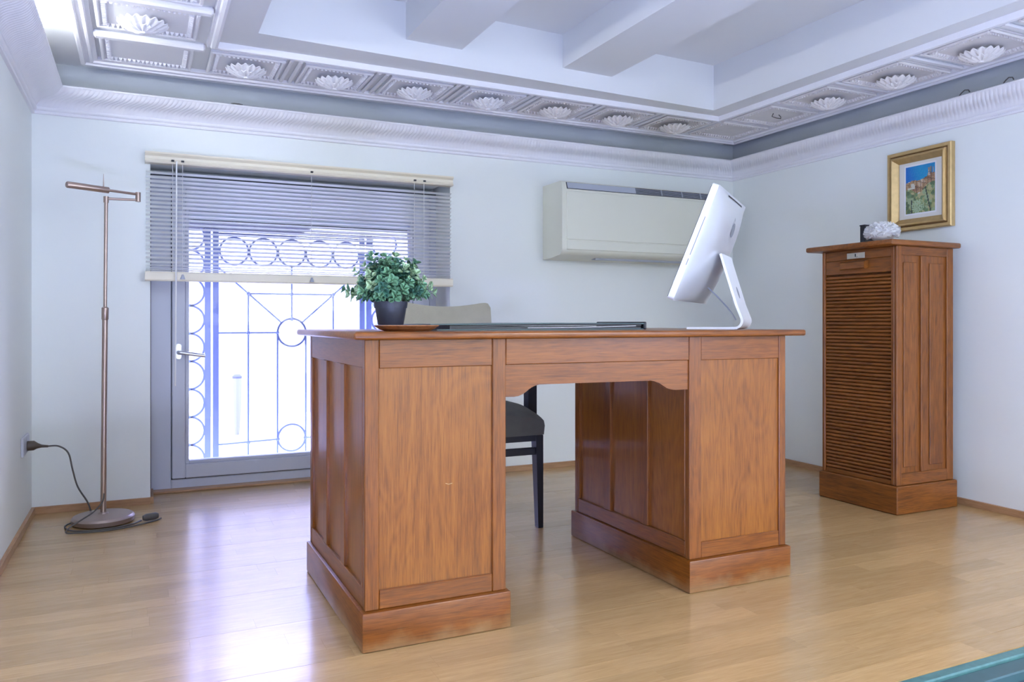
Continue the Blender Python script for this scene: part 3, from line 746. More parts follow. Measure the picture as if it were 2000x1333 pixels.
def leg(x, y, sx, sy, tx, ty, z1=.3605, lean=0):
    bm = NB(); V = []
    for z, a, b, dy in ((0.0005, tx, ty, lean), (z1, sx, sy, 0)):
        V.append([bm.verts.new((x+p*a if False else x+p, y+q+dy, z)) for p, q in ((-a, 0), (0, 0), (0, b), (-a, b))])
    for k in range(4): bm.faces.new((V[0][k], V[0][(k+1) % 4], V[1][(k+1) % 4], V[1][k]))
    bm.faces.new(V[0][::-1]); bm.faces.new(V[1]); obj('leg', bm, M['ebony'], CH)
leg(1.412, 2.704, .031, .044, .021, .030); leg(1.007, 2.704, .031, .044, .021, .030)
leg(1.405, 3.085, .031, .04, .024, .03, lean=.05); leg(1.0, 3.085, .031, .04, .024, .03, lean=.05)
bxo('stretcher', M['ebony'], CH, 1.006, 1.381, 2.712, 2.732, .285, .312)
for x in (.982, 1.446):                          # side posts carrying low arms
    bm = NB(); V = [[bm.verts.new((x+p, 2.885+q, z)) for p, q in ((-.019, -.022), (.019, -.022), (.019, .022), (-.019, .022))] for z in (.34, .655)] if x > 1.2 else [[bm.verts.new((x-.036+p, 2.885+q, z)) for p, q in ((-.019, -.022), (.019, -.022), (.019, .022), (-.019, .022))] for z in (.34, .655)]
    for k in range(4): bm.faces.new((V[0][k], V[0][(k+1) % 4], V[1][(k+1) % 4], V[1][k]))
    bm.faces.new(V[0][::-1]); bm.faces.new(V[1]); obj('arm_post', bm, M['ebony'], CH)
    xx = x if x > 1.2 else x-.036
    bxo('armrest', M['ebony'], CH, xx-.021, xx+.021, 2.80, 3.15, .656, .680, bev=.006)
# backrest: curved slab with a dipped top edge
bm = NB(); n, mrow = 40, 12; fr = []; bk = []
for i in range(n+1):
    u = i/n*2-1; rf = []; rb = []
    for j in range(mrow+1):
        t = j/mrow
        top = .866+.022*u*u; q_ = max(0, (abs(u)-.87)/.13); top -= .026*(1-math.sqrt(max(0, 1-q_*q_)))
        z = .46+(top-.46)*t; zz = z
        x = 1.178+u*.200*(1-.02*(1-t))
        yv = 3.10+.07*(z-.46)/.4-.035*u*u
        rf.append(bm.verts.new((x, yv, zz))); rb.append(bm.verts.new((x, yv+.042, zz)))
    fr.append(rf); bk.append(rb)
for i in range(n):
    for j in range(mrow):
        bm.faces.new((fr[i][j], fr[i+1][j], fr[i+1][j+1], fr[i][j+1])); bm.faces.new((bk[i][j], bk[i][j+1], bk[i+1][j+1], bk[i+1][j]))
    bm.faces.new((fr[i][mrow], fr[i+1][mrow], bk[i+1][mrow], bk[i][mrow])); bm.faces.new((fr[i][0], bk[i][0], bk[i+1][0], fr[i+1][0]))
for j in range(mrow):
    bm.faces.new((fr[0][j], fr[0][j+1], bk[0][j+1], bk[0][j])); bm.faces.new((fr[n][j], bk[n][j], bk[n][j+1], fr[n][j+1]))
o = obj('backrest', bm, M['khaki'], CH, smooth=True); o['label'] = 'khaki fabric backrest'

# ================================================================== COMPUTER
CP0 = Vector((1.781, 2.072, 0)); w_ = Vector((.7687, .6396, 0)); n_ = Vector((-.6396, .7687, 0)); zv = Vector((0, 0, 1))
PC = thing('computer', 'silver all-in-one computer seen from behind on the right end of the desk', 'computer', (1.80, 2.04, .776))
TOP = Vector((1.578, 1.903, 1.226)); U = (-.142*n_+.351*zv)/.3786; NF = (.351*n_+.142*zv)/.3786    # up the panel, out of the screen
PW, PH = .528, .379
def pp(a, b, c): return TOP+w_*a-U*b-NF*c         # a across, b down from the top, c back from the screen plane
bm = NB(); nx, ny = 22, 18; g = []
def thick(a, b):
    u = a/PW*2-1; v = b/PH*2-1
    return .020+.042*(1-abs(u)**2.6)**.8*(1-abs(v)**3.0)**.75
for i in range(nx+1):
    row = []
    for j in range(ny+1):
        a = PW*(.5-.5*math.cos(math.pi*i/nx)); b = PH*(.5-.5*math.cos(math.pi*j/ny))
        row.append(bm.verts.new(pp(a, b, thick(a, b))))
    g.append(row)
for i in range(nx):
    for j in range(ny): bm.faces.new((g[i][j], g[i+1][j], g[i+1][j+1], g[i][j+1]))
obj('rear_shell', bm, M['alu'], PC, smooth=True)
bm = NB()                                        # side band
cr_ = .010; out2 = []
for (ca, cb, s0) in ((PW-cr_, PH-cr_, 0), (cr_, PH-cr_, 90), (cr_, cr_, 180), (PW-cr_, cr_, 270)):
    for k in range(5): 
        an = math.radians(s0+22.5*k); out2.append((ca+cr_*math.cos(an), cb+cr_*math.sin(an)))
F_ = [bm.verts.new(pp(a, b, .0)) for a, b in out2]; K_ = [bm.verts.new(pp(a, b, .0205)) for a, b in out2]
for k in range(len(out2)): bm.faces.new((F_[k], F_[(k+1) % len(out2)], K_[(k+1) % len(out2)], K_[k]))
bm.faces.new(F_); bm.faces.new(K_[::-1])
obj('side_band', bm, M['aluedge'], PC)
bm = NB()
V = [bm.verts.new(pp(a, b, c)) for c in (-.003, -.0003) for a, b in ((.006, .006), (PW-.006, .006), (PW-.006, PH-.006), (.006, PH-.006))]
for f in ((0, 1, 2, 3), (7, 6, 5, 4), (0, 4, 5, 1), (1, 5, 6, 2), (2, 6, 7, 3), (3, 7, 4, 0)): bm.faces.new([V[q] for q in f])
o = obj('screen', bm, M['screen'], PC); o['label'] = 'black glass screen facing away'
def pbox(name, m, a0, a1, b0, b1, c0, c1):
    bm = NB(); V = [bm.verts.new(pp(a, b, c)) for c in (c0, c1) for b in (b0, b1) for a in (a0, a1)]
    for f in ((0, 2, 3, 1), (4, 5, 7, 6), (0, 1, 5, 4), (2, 6, 7, 3), (0, 4, 6, 2), (1, 3, 7, 5)): bm.faces.new([V[q] for q in f])
    return obj(name, bm, M[m], PC)
pbox('disc_slot', 'logo', -.0006, .002, .104, .229, .0155, .0178); pbox('card_slot', 'logo', -.0006, .002, .241, .262, .0155, .0178)
bm = NB()                                        # vent slot along the top of the back
for i in range(12):
    a0, a1 = .13+.27*i/12, .13+.27*(i+1)/12; b0, b1 = .010, .0145
    V = [bm.verts.new(pp(a, b, thick(a, b)+.0012)) for a, b in ((a0, b0), (a1, b0), (a1, b1), (a0, b1))]; bm.faces.new(V)
bmesh.ops.solidify(bm, geom=bm.faces[:], thickness=.001)
obj('vent_slot', bm, M['black'], PC)
bm = NB()                                        # fruit emblem with a bite and a leaf, on the back
cx, cz = PW/2, .105; pts = []
N_ = 40
for k in range(N_):
    a = 2*math.pi*k/N_; r = .027*(1+.05*math.cos(2*a)-.10*max(0, math.sin(a))**14-.07*max(0, -math.sin(a))**20)
    x = r*math.cos(a)*.93; z = r*math.sin(a)
    dx, dz = x-.032, z-.003; d = math.hypot(dx, dz)
    if d < .013: x, z = .032+dx/d*.013, .003+dz/d*.013
    pts.append((x, z))
def onback(x, z): return pp(cx-x, cz-z, thick(cx-x, cz-z)+.0009)
cv = bm.verts.new(onback(-.002, 0)); rv = [bm.verts.new(onback(x, z)) for x, z in pts]
for k in range(N_): bm.faces.new((cv, rv[k], rv[(k+1) % N_]))
lf = [(.001, .030), (.003, .037), (.009, .042), (.010, .036), (.007, .031)]
bm.faces.new([bm.verts.new(onback(x, z)) for x, z in lf])
o = obj('emblem', bm, M['logo'], PC); o['label'] = 'dark bitten-fruit emblem'
def cpt(s, z, a=0): return CP0+n_*s+w_*a+zv*z       # centre plane of the stand
bm = NB(); path = [(.118, .7795), (.03, .7795), (-.030, .7797)]
for k in range(1, 8):
    a = math.radians(-90-(74+90-90)*k/7*1.0); 
    path.append((-.036+.024*math.cos(math.radians(270-106*k/7)), .8037+.024*math.sin(math.radians(270-106*k/7))))
path += [(-.0415, .856), (-.024, .914), (-.006, .974), (.008, 1.022)]
th = .0038; pv = []
for i, (s, z) in enumerate(path):
    a = path[max(0, i-1)]; b = path[min(len(path)-1, i+1)]; t = Vector((b[0]-a[0], b[1]-a[1])).normalized(); nn = Vector((-t.y, t.x))
    pv.append(((s+nn.x*th, z+nn.y*th), (s-nn.x*th, z-nn.y*th)))
wd = .095; rows = []
for (a, b) in pv: rows.append([bm.verts.new(cpt(a[0], a[1], -wd)), bm.verts.new(cpt(a[0], a[1], wd)), bm.verts.new(cpt(b[0], b[1], wd)), bm.verts.new(cpt(b[0], b[1], -wd))])
for a, b in zip(rows, rows[1:]):
    for k in range(4): bm.faces.new((a[k], a[(k+1) % 4], b[(k+1) % 4], b[k]))
bm.faces.new(rows[0][::-1]); bm.faces.new(rows[-1]); obj('stand', bm, M['aluedge'], PC, smooth=True)
bm = NB(); V = []                                # cable hole in the stand
for k in range(16):
    a = 2*math.pi*k/16; s0, z0 = -.0285, .898; up = Vector((.287, .958)); q = up*(.021*math.sin(a))
    V.append(bm.verts.new(cpt(s0+q.x-.0046, z0+q.y, .016*math.cos(a))))
bm.faces.new(V); obj('cable_hole', bm, M['logo'], PC)
bm = NB(); tube(bm, [cpt(.062, .915, -.02), cpt(.03, .885, -.03), cpt(-.005, .848, -.04), cpt(-.03, .815, -.05), cpt(-.034, .806, -.05)], .0024, 7)
obj('power_cable', bm, M['acgrey'], PC, smooth=True)

# ================================================================== THINGS ON THE DESK
bm = NB(); pc = (.624, 1.965, .776)
pr = [(0, .0012), (.052, .0012), (.060, .0006), (.074, .006), (.0865, .0140), (.0855, .0158), (.078, .0150), (.060, .0146), (0, .0146)]
lathe(bm, pr, pc, 12); tag(obj('wooden_plate', bm, M['plate']), 'faceted reddish wooden plate under the potted plant', 'plate')
PL = thing('potted_plant', 'bushy green artificial plant in a small dark pot on the desk corner', 'plant', (.588, 1.985, .7920))
pb = Vector((.588, 1.985, .7921))
bm = NB(); lathe(bm, [(0, 0), (.0325, 0), (.0335, .002), (.0405, .044), (.0425, .044), (.0445, .061), (.0415, .061), (.040, .054), (0, .054)], pb, 28); obj('pot', bm, M['pot'], PL, smooth=True)
bm = NB(); lathe(bm, [(.0395, .0555), (.02, .060), (0, .061)], pb, 16); obj('soil', bm, M['soil'], PL)
def leaf(bm, p, d, up, l, w, mi):
    d = d.normalized(); s = d.cross(up); s = s.normalized() if s.length > 1e-4 else Vector((1, 0, 0)); nrm = s.cross(d)
    prof = ((0, 0), (.16, .62), (.38, .98), (.62, 1.0), (.84, .72), (.96, .36), (1.0, 0))
    Lf = []; Rt = []; C = []
    for t, ww in prof:
        c = p+d*l*t+nrm*(.10*l*math.sin(math.pi*t)-.12*l*t*t)
        C.append(bm.verts.new(c))
        if ww: Lf.append(bm.verts.new(c+s*w*ww+nrm*w*.12*ww)); Rt.append(bm.verts.new(c-s*w*ww+nrm*w*.12*ww))
        else: Lf.append(C[-1]); Rt.append(C[-1])
    for a in range(len(prof)-1):
        for E_ in (Lf, Rt):
            q = [C[a], C[a+1], E_[a+1], E_[a]]; q2 = []
            for v in q:
                if v not in q2: q2.append(v)
            if len(q2) > 2:
                f = bm.faces.new(q2); f.material_index = mi; f.smooth = True
def sprig_mesh(seed, tipmat):
    r = random.Random(seed); bm = NB(); L = .055
    tube(bm, [(0, 0, 0), (0, .001, L*.5), (0, 0, L)], .0009, 5)
    for f in bm.faces: f.material_index = 3
    for k in range(5):
        z = L*(.18+.2*k)
        for h in range(3 if k < 4 else 4):
            a = 2*math.pi*h/3+k*1.05+r.uniform(-.3, .3); el = r.uniform(.15, .6)+(.35 if k == 4 else 0)
            d = Vector((math.cos(a)*math.cos(el), math.sin(a)*math.cos(el), math.sin(el)))
            sz = r.uniform(.0125, .018)*(1.05 if k > 1 else .9)*(.8 if k == 4 else 1)
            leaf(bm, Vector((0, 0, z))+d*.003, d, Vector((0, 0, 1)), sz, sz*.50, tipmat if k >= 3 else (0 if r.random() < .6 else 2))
    me = bpy.data.meshes.new('sprig'); bm.to_mesh(me); bm.free()
    for m_ in (M['leaf1'], M['leaf2'], M['leaf3'], M['stem']): me.materials.append(m_)
    return me
sm = [sprig_mesh(s, t) for s, t in ((1, 1), (2, 0), (3, 1), (4, 2), (5, 0))]
rp = random.Random(5)
tgt = Vector((0, 0, 0))
dirs = []
for k in range(76):
    zf = 1-(k+.5)/76*1.18; ph = k*2.39996
    rr = math.sqrt(max(0, 1-zf*zf)); dirs.append(Vector((rr*math.cos(ph), rr*math.sin(ph), zf)))
stem_bm = NB()
for k, d in enumerate(dirs):
    inner = .45 if k % 3 else .30
    o_ = Vector((.0, .0, .062))
    ext = Vector((d.x*.100, d.y*.085, max(d.z, -.12)*.088+.026))
    ext *= rp.uniform(.74, 1.14)
    tip = o_+ext; dr = (Vector((d.x*1.1, d.y*1.1, d.z+.25))).normalized(); st = tip-dr*.055*1.02
    if st.z < .066: st.z = .066
    ob = bpy.data.objects.new('sprig', sm[rp.randrange(5)]); COL.objects.link(ob); ob.parent = PL
    ob.location = st; ob.rotation_mode = 'QUATERNION'; ob.rotation_quaternion = dr.to_track_quat('Z', 'Y'); s = rp.uniform(.85, 1.12); ob.scale = (s, s, s)
    b0 = Vector((d.x*.022, d.y*.022, .058)); mid = (b0+st)/2+Vector((0, 0, .008))
    tube(stem_bm, [b0+pb, mid+pb, st+pb], .0011, 5)
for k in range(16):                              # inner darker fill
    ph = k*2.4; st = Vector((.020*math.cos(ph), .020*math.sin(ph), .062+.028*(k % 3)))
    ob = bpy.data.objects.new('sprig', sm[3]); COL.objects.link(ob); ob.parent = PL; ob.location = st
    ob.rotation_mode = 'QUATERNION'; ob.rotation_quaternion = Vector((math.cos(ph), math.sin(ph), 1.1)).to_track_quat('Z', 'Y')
obj('stems', stem_bm, M['stem'], PL)
# ---- portfolio
PF = thing('portfolio', 'large dark green portfolio with papers lying closed on the desk', 'folder', (1.06, 2.10, .776))
fx0, fx1, fy0, fy1 = .712, 1.420, 2.03, 2.31
def sheet(name, m, zf, x0, x1, y0, y1, th, n=24, mm=10):
    bm = NB(); T = []; Bt = []
    for i in range(n+1):
        t = []; b = []
        for j in range(mm+1):
            u, v = i/n, j/mm; x = x0+(x1-x0)*u; yv = y0+(y1-y0)*v; z = zf(u, v)
            t.append(bm.verts.new((x, yv, z+th))); b.append(bm.verts.new((x, yv, z)))
        T.append(t); Bt.append(b)
    for i in range(n):
        for j in range(mm):
            bm.faces.new((T[i][j], T[i+1][j], T[i+1][j+1], T[i][j+1])); bm.faces.new((Bt[i][j], Bt[i][j+1], Bt[i+1][j+1], Bt[i+1][j]))
        bm.faces.new((T[i][0], Bt[i][0], Bt[i+1][0], T[i+1][0])); bm.faces.new((T[i][mm], T[i+1][mm], Bt[i+1][mm], Bt[i][mm]))
    for j in range(mm):
        bm.faces.new((T[0][j], T[0][j+1], Bt[0][j+1], Bt[0][j])); bm.faces.new((T[n][j], Bt[n][j], Bt[n][j+1], T[n][j+1]))
    return obj(name, bm, m, PF, smooth=True)
sheet('back_cover', M['green'], lambda u, v: .7765+.001*math.sin(5*u)*0, fx0+.02, fx1-.004, fy0, fy1, .0030)
def cover_z(u): return .7890+.0045*u+.0030*math.sin(math.pi*u)
sheet('sleeve', M['leather'], lambda u, v: .7797, fx0+.06, fx1-.012, fy0+.008, fy1-.01, .0058)
sheet('sleeve', M['leather'], lambda u, v: cover_z(.05+.94*u)-.0058, fx0+.06, fx1-.012, fy0+.006, fy1-.01, .0056)
sheet('papers', M['paper'], lambda u, v: .7822+.0050*u*u, fx0+.30, fx1-.035, fy0+.002, fy0+.0075, .0016, 12, 1)
sheet('front_cover', M['green'], lambda u, v: cover_z(u)+.018*max(0, .22-u)**1.4*(1.2-.3*v)+.002*math.sin(6*v)*max(0, .3-u), fx0, fx1-.004, fy0-.002, fy1, .0028)
bxo('spine', M['leather'], PF, fx1-.010, fx1+.002, fy0-.003, fy1, .7766, .8005, bev=.003)

# ================================================================== FILING CABINET
CB = thing('filing_cabinet', 'tall oak filing cabinet with a tambour shutter against the right wall', 'cabinet', (3.0, 2.45, 0))
def cbox(name, m, *a, bev=.002): return bxo(name, M[m], CB, *a, bev=bev)
cx0, cx1, cy0, cy1 = 2.828, 3.180, 2.256, 2.650
bm = NB(); box(bm, 2.815, 3.190, 2.243, 2.658, .001, .118, bev=.004); sides(obj('plinth', bm, [M['cab_x'], M['cab_y']], CB))
bm = NB(); box(bm, 2.768, 3.200, 2.232, 2.692, 1.1175, 1.1405, bev=.007, seg=2); obj('cabinet_top', bm, M['cab_x'], CB, smooth=True)
cbox('carcass', 'cab_z', cx0+.030, cx1-.002, cy0+.011, cy1-.002, .118, 1.1172, bev=0)
# right-hand side (towards the viewpoint): stiles, rails, two raised panels
for a, b in ((cx0, 2.858), (2.977, 3.018), (3.140, cx1)): cbox('stile', 'cab_z', a, b, cy0, cy0+.014, .1185 if a != 2.977 else .1682, 1.1172 if a != 2.977 else 1.0798)
for z0, z1 in ((.1185, .168), (1.080, 1.1172)): cbox('rail', 'cab_x', 2.8582, 3.1398, cy0+.0008, cy0+.014, z0, z1)
for a, b in ((2.857, 2.978), (3.017, 3.141)):
    bm = NB(); box(bm, a, b, cy0+.009, cy0+.0125, .167, 1.081)
    box(bm, a+.019, b-.024, cy0+.004, cy0+.0095, .192, 1.050, bev=.002); obj('panel', bm, M['cab_z'], CB)
# left face: edge stiles, lock board, handle board, bottom rail, slats
cbox('stile', 'cab_z', cx0, cx0+.029, cy0+.0142, 2.2855, .1185, 1.1172); cbox('stile', 'cab_z', cx0, cx0+.03, 2.634, cy1, .1185, 1.1172)
cbox('lock_board', 'cab_y', cx0+.004, cx0+.028, 2.286, 2.6335, 1.074, 1.1172)
hb = cbox('handle_board', 'cab_y', cx0+.0045, cx0+.028, 2.286, 2.6335, 1.012, 1.0735)
cbox('bottom_rail', 'cab_y', cx0+.003, cx0+.028, 2.286, 2.6335, .1185, .138)
bm = NB(); box(bm, cx0+.0015, cx0+.004, 2.418, 2.512, 1.078, 1.103, bev=.0006)
lp = obj('lock_plate', bm, M['brass'], CB)
bm = NB(); tube(bm, [(cx0+.0016, 2.462, 1.0915), (cx0-.003, 2.462, 1.0915)], .0095, 14); obj('lock_cylinder', bm, M['brass'], lp, smooth=True)
bm = NB(); box(bm, cx0-.0036, cx0-.0028, 2.459, 2.465, 1.085, 1.098); obj('keyhole', bm, M['black'], lp)
bm = NB(); prism(bm, [(cx0+.004, 1.036), (cx0-.016, 1.030), (cx0-.025, 1.033), (cx0-.022, 1.060), (cx0-.010, 1.066), (cx0+.004, 1.066)], 1, 2.400, 2.530)
o = obj('pull', bm, M['cab_y'], CB)
bm = NB(); box(bm, 2.79, 2.80, 2.49, 2.56, 1.1404, 1.1408); bm.free()
zs = [.1385+.01577*k for k in range(56)]
for z in zs:
    zt = z+.01577
    if zt > 1.0125: break
    bm = NB(); q = [(cx0+.020, z+.0004)]
    for k in range(7):
        a = math.radians(-90+30*k); q.append((cx0+.012-.0075*math.cos(a), z+.0079+.0070*math.sin(a)))
    q.append((cx0+.020, zt-.0004)); prism(bm, q, 1, 2.2865, 2.633); obj('slat', bm, M['cab_y'], CB, smooth=True)
# white flower and small black box on it
FW = thing('fabric_flower', 'large white ruffled fabric flower on the filing cabinet', 'flower', (2.838, 2.336, 1.1405))
fc = Vector((2.838, 2.336, 1.178)); rf = random.Random(3); pm = []
for v in range(5):
    bm = NB(); petal_mesh(bm, Matrix.Identity(4), .050, .0135, -.06, .30, nu=6, nv=6, ruf=.45, rnd=rf); me = bpy.data.meshes.new('petal'); bm.to_mesh(me); bm.free()
    me.materials.append(M['petal']); me.polygons.foreach_set('use_smooth', [True]*len(me.polygons)); pm.append(me)
NPET = 120
for k in range(NPET):
    zf = 1-(k+.5)/NPET*1.55; ph = k*2.39996+rf.uniform(-.15, .15); rr = math.sqrt(max(0, 1-zf*zf))
    d = Vector((rr*math.cos(ph), rr*math.sin(ph), zf)); ext = Vector((d.x*.073, d.y*.073, d.z*.047)); ln = ext.length*rf.uniform(.9, 1.05)
    q = ext.to_track_quat('X', 'Z').to_matrix().to_4x4() @ Matrix.Rotation(rf.uniform(-.8, .8), 4, 'X')
    Mx = Matrix.Translation(fc-FW.location+ext*.62) @ q @ Matrix.Diagonal((ln*.40/.050, .8, .8, 1))
    tipz = (FW.location+Mx @ Vector((.052, 0, 0))).z
    if tipz < 1.1435: Mx = Matrix.Translation((0, 0, 1.1435-tipz)) @ Mx
    ob = bpy.data.objects.new('petal', pm[rf.randrange(5)]); COL.objects.link(ob); ob.parent = FW; ob.matrix_local = Mx
bm = NB(); lathe(bm, [(0, -.034), (.035, -.030), (.054, -.012), (.058, 0), (.053, .014), (.036, .027), (0, .034)], fc, 20); obj('flower_heart', bm, M['petal'], FW, smooth=True)
bm = NB(); tube(bm, [fc+Vector((0, 0, -.02)), fc+Vector((0, 0, -.0372))], .008, 8); obj('stem', bm, M['stem'], FW)
K = thing('black_box', 'small black box standing behind the white flower on the cabinet', 'box', (2.89, 2.443, 1.1405))
bm = NB(); box(bm, 2.845, 2.94, 2.430, 2.456, 1.1409, 1.218, bev=.002); obj('body', bm, M['black'], K)
bm = NB(); box(bm, 2.843, 2.942, 2.428, 2.458, 1.2182, 1.224, bev=.002); obj('lid', bm, M['black'], K)

# ================================================================== PAINTING
yA, yB_ = 2.302, 2.640; zA, zB_ = 1.226, 1.601
PT = thing('framed_painting', 'small landscape painting in a wide gilt frame on the right wall', 'painting', (xr(2.47), 2.47, zA))
def fx(y, d): return xr(y)-.0005-d
def fring(name, prof, m):
    """frame moulding: prof (inset, depth) swept round the rectangle with mitres"""
    bm = NB(); rows = []
    for (y, z, sy, sz) in ((yA, zA, 1, 1), (yB_, zA, -1, 1), (yB_, zB_, -1, -1), (yA, zB_, 1, -1)):
        rows.append([bm.verts.new((fx(y+sy*i, d), y+sy*i, z+sz*i)) for i, d in prof])
    for k in range(4):
        a, b = rows[k], rows[(k+1) % 4]
        for j in range(len(prof)-1): bm.faces.new((a[j], a[j+1], b[j+1], b[j]))
    return obj(name, bm, m, PT)
fring('frame', [(0, 0), (0, .024), (.004, .028), (.016, .028), (.0185, .021), (.022, .021), (.026, .034), (.034, .036), (.052, .016), (.056, .013), (.056, .002)], M['gold'])
fring('frame_groove', [(.0175, .0205), (.0180, .0222), (.0222, .0222), (.0226, .0205)], M['golddark'])
bm = NB(); c = [(yA+.054, zA+.054), (yB_-.054, zA+.054), (yB_-.054, zB_-.054), (yA+.054, zB_-.054)]
V = [bm.verts.new((fx(y, d), y, z)) for d in (.003, .0085) for y, z in c]
for f in ((0, 1, 2, 3), (7, 6, 5, 4), (0, 4, 5, 1), (1, 5, 6, 2), (2, 6, 7, 3), (3, 7, 4, 0)): bm.faces.new([V[q] for q in f])
obj('mount', bm, M['mount'], PT)
cvm = bpy.data.materials.new('painted_canvas'); cvm.use_nodes = True
vc = cvm.node_tree.nodes.new('ShaderNodeVertexColor'); vc.layer_name = 'paint'; cvm.node_tree.links.new(vc.outputs[0], cvm.node_tree.nodes['Principled BSDF'].inputs['Base Color'])
cvm.node_tree.nodes['Principled BSDF'].inputs['Roughness'].default_value = .5
pa, pb_, qa, qb = yA+.092, yB_-.092, zA+.080, zB_-.076
gx_, gz_ = 44, 60; bm = NB(); lay = bm.loops.layers.float_color.new('paint'); rr_ = random.Random(8)
blobs = [(rr_.random(), rr_.random(), rr_.uniform(.03, .09), rr_.random()) for _ in range(170)]
def paint(u, v):                                  # u: 0 left .. 1 right, v: 0 bottom .. 1 top
    sky = .62+.12*u+.02*math.sin(9*u)
    if u > .72 and v < .93-.25*abs(u-.86): roof = True
    else: roof = False
    j = rr_.uniform(-1, 1)
    if v > sky+.03 and not (roof and u > .76 and (int(u*26) % 2 == 0 or v < .80)):
        c = (.01+.005*j, .17+.014*j+.10*u+.03*math.sin(7*u+5*v), .50+.02*j)
    elif v > .52+.10*u-.16*math.exp(-((u-.45)/.2)**2):
        hx = math.floor(u*8+.6*math.sin(v*9)); k = (hx*7+math.floor(v*9+hx*.37)*5) % 11
        c = ((.40, .25, .14) if k < 5 else (.30, .17, .10) if k < 7 else (.50, .37, .26) if k < 9 else (.24, .13, .08) if k < 10 else (.55, .48, .40))
        if (u*24) % 3 < .5 or (v*40+u*9) % 5 < .6: c = tuple(q*.45 for q in c)
        if u < .55 and k > 7: c = (.55, .55, .48)
    else:
        c = (.20, .24, .10)
        for bx, bz, br, bc in blobs:
            if (u-bx)**2+((v-bz)*1.3)**2 < br*br: c = ((.33, .34, .15), (.10, .16, .08), (.42, .38, .20), (.15, .24, .12), (.30, .38, .22))[int(bc*5)]
        if abs(u-(.70+.35*(.45-v))) < .02 or abs(u-.20) < .016 and v < .28: c = (.04, .06, .05)
        if (u-.42)**2+((v-.14)*1.5)**2 < .05 and j > -.3: c = (.36, .48, .30)
    return [max(0, min(1, q+.012*rr_.uniform(-1, 1))) for q in c]+[1]
VV = [[bm.verts.new((fx(pa+(pb_-pa)*i/gx_, .0098), pa+(pb_-pa)*i/gx_, qa+(qb-qa)*j/gz_)) for j in range(gz_+1)] for i in range(gx_+1)]
for i in range(gx_):
    for j in range(gz_):
        f = bm.faces.new((VV[i][j], VV[i][j+1], VV[i+1][j+1], VV[i+1][j])); c = paint(1-(i+.5)/gx_, (j+.5)/gz_)
        for l in f.loops: l[lay] = c
o = obj('canvas', bm, cvm, PT); o['label'] = 'bright landscape with blue sky, houses and green slope'
bm = NB(); q = .007
for (a0, a1, b0, b1) in ((pa-q, pb_+q, qa-q, qa), (pa-q, pb_+q, qb, qb+q), (pa-q, pa, qa, qb), (pb_, pb_+q, qa, qb)):
    V = [bm.verts.new((fx(y, .0095), y, z)) for y, z in ((a0, b0), (a1, b0), (a1, b1), (a0, b1))]; bm.faces.new(V)
obj('inner_border', bm, M['paper'], PT)

# ================================================================== FLOOR LAMP
LP = thing('floor_lamp', 'slim bronze reading lamp with swing arm in the left corner', 'lamp', (-.137, 3.525, 0))
lx, ly = -.137, 3.525
bm = NB(); lathe(bm, [(0, .002), (.098, .002), (.112, .006), (.114, .022), (.108, .030), (.104, .032), (.020, .0365), (.016, .042), (0, .042)], (lx, ly, 0), 36, 1, 1.0); obj('base', bm, M['lampbase'], LP, smooth=True)
tp = Vector((-.127, 3.525, 1.283)); bp = Vector((lx, ly, .04))
def lpnt(z): t = (z-bp.z)/(tp.z-bp.z); return bp+(tp-bp)*t
bm = NB(); tube(bm, [lpnt(.038), lpnt(.83)], .0105, 14); obj('pole', bm, M['bronze'], LP, smooth=True)
bm = NB(); tube(bm, [lpnt(.83), lpnt(1.283)], .0068, 12); obj('upper_pole', bm, M['bronze'], LP, smooth=True)
bm = NB(); tube(bm, [lpnt(.807), lpnt(.812), lpnt(.856), lpnt(.860)], [.0105, .0130, .0130, .008], 14); obj('collar', bm, M['bronze'], LP, smooth=True)
bm = NB(); tube(bm, [tp-Vector((0, 0, .006)), tp+Vector((0, 0, .018))], .0098, 12); obj('pole_joint', bm, M['bronze'], LP, smooth=True)
hx = Vector((-.012, 3.535, 1.297))
bm = NB(); tube(bm, [tp+Vector((.006, 0, .010)), Vector((hx.x, hx.y, 1.296))], .0048, 10); obj('lower_arm', bm, M['bronze'], LP, smooth=True)
bm = NB(); tube(bm, [Vector((hx.x, hx.y, 1.289)), Vector((hx.x, hx.y, 1.327))], .0098, 12); obj('arm_joint', bm, M['bronze'], LP, smooth=True)
he = Vector((-.255, 3.395, 1.319)); h0 = Vector((hx.x, hx.y, 1.319)); hd = (he-h0); hm = h0+hd*.43
bm = NB(); tube(bm, [h0, hm], .0052, 10); obj('upper_arm', bm, M['bronze'], LP, smooth=True)
bm = NB(); tube(bm, [hm, hm+hd*.005, he-hd*.01, he], [.0105, .0125, .0125, .0105], 18); sh = obj('lamp_head', bm, M['bronze'], LP, smooth=True)
rq = hm+hd*.07; bm = NB(); tube(bm, [rq+Vector((0, 0, .011)), rq+Vector((0, 0, .030)), rq+Vector((0, 0, .062))], [.0022, .0016, .0008], 7); obj('finial_rod', bm, M['bronze'], sh)
def smooth_path(p, n=6):
    p = [Vector(q) for q in p]; o = []
    for i in range(len(p)-1):
        a, b, c, d = p[max(0, i-1)], p[i], p[i+1], p[min(len(p)-1, i+2)]
        for k in range(n):
            t = k/n; o.append(.5*((2*b)+(c-a)*t+(2*a-5*b+4*c-d)*t*t+(3*b-a-3*c+d)*t**3))
    return o+[p[-1]]
bm = NB(); rcd = .0033
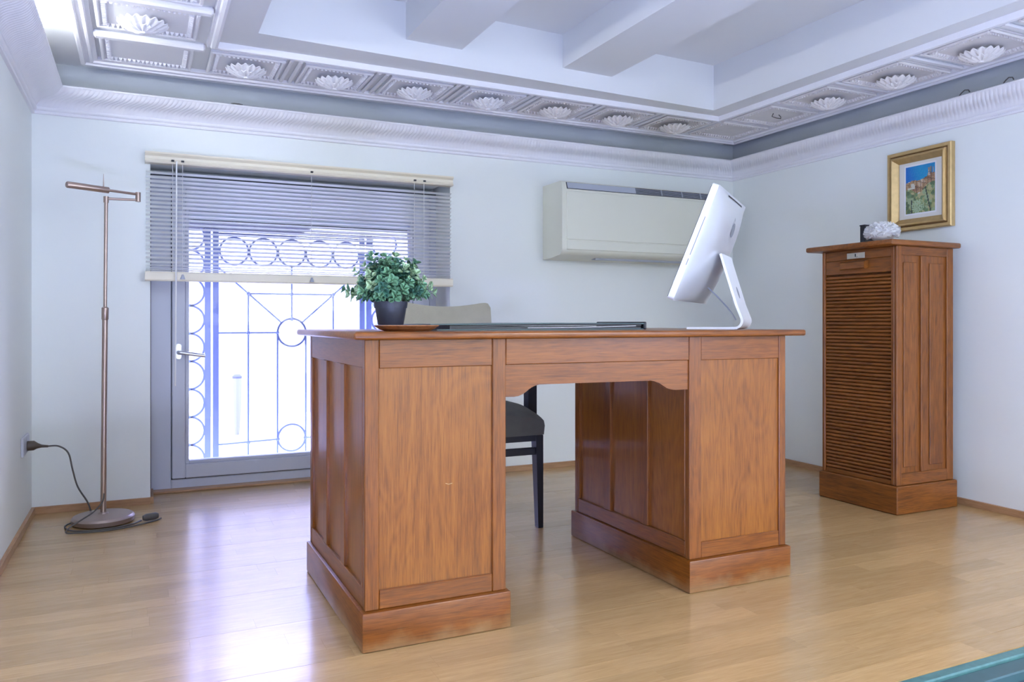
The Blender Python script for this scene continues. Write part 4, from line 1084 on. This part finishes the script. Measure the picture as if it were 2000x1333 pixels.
tube(bm, smooth_path([(-.335, 3.56, .312), (-.295, 3.56, .310), (-.262, 3.565, .28), (-.247, 3.57, .21), (-.23, 3.58, .14), (-.196, 3.60, .07), (-.186, 3.615, .02), (-.20, 3.60, .0045), (-.262, 3.53, .0042), (-.262, 3.46, .0042), (-.225, 3.405, .0042), (-.14, 3.385, .0042), (-.045, 3.42, .0042), (.0, 3.47, .0060)]), rcd, 7)
obj('cord', bm, M['flex'], LP, smooth=True)
bm = NB(); tube(bm, smooth_path([lpnt(.118)+Vector((.002, -.011, 0)), (-.140, 3.507, .085), (-.17, 3.475, .055), (-.205, 3.435, .040), (-.247, 3.40, .020), (-.255, 3.385, .006), (-.215, 3.372, .0042), (-.12, 3.362, .0042), (-.03, 3.395, .0042), (.05, 3.45, .0042), (.072, 3.475, .006)]), .0028, 7)
obj('lamp_lead', bm, M['flex'], LP, smooth=True)
bm = NB(); lathe(bm, [(0, -.032), (.008, -.030), (.012, -.018), (.012, .018), (.008, .030), (0, .032)], (0, 0, 0), 14, 1.2, .8)
bmesh.ops.rotate(bm, cent=(0, 0, 0), matrix=Matrix.Rotation(math.pi/2, 3, 'Y') , verts=bm.verts[:]); bmesh.ops.rotate(bm, cent=(0, 0, 0), matrix=Matrix.Rotation(.35, 3, 'Z'), verts=bm.verts[:])
bmesh.ops.translate(bm, verts=bm.verts[:], vec=(.034, 3.478, .0155)); o = obj('foot_switch', bm, M['flex'], LP, smooth=True)
bm = NB(); tube(bm, [(XL+.012, 3.56, .318), (XL+.034, 3.56, .318), (XL+.046, 3.56, .316), (XL+.06, 3.56, .314), (XL+.082, 3.56, .312)], [.019, .019, .011, .006, .0045], 12); o = obj('plug', bm, M['plug'], LP, smooth=True); o['label'] = 'brown mains plug in the wall socket'
SK = thing('wall_socket', 'double wall socket with the lamp plug on the left wall', 'socket', (XL, 3.553, .285))
bm = NB(); box(bm, XL+.0003, XL+.009, 3.468, 3.638, .286, .360, bev=.003); obj('plate', bm, M['socket'], SK)
for y in (3.51, 3.598): 
    bm = NB(); box(bm, XL+.0092, XL+.0105, y-.036, y+.036, .294, .352, bev=.0005); obj('insert', bm, M['socket'], SK)
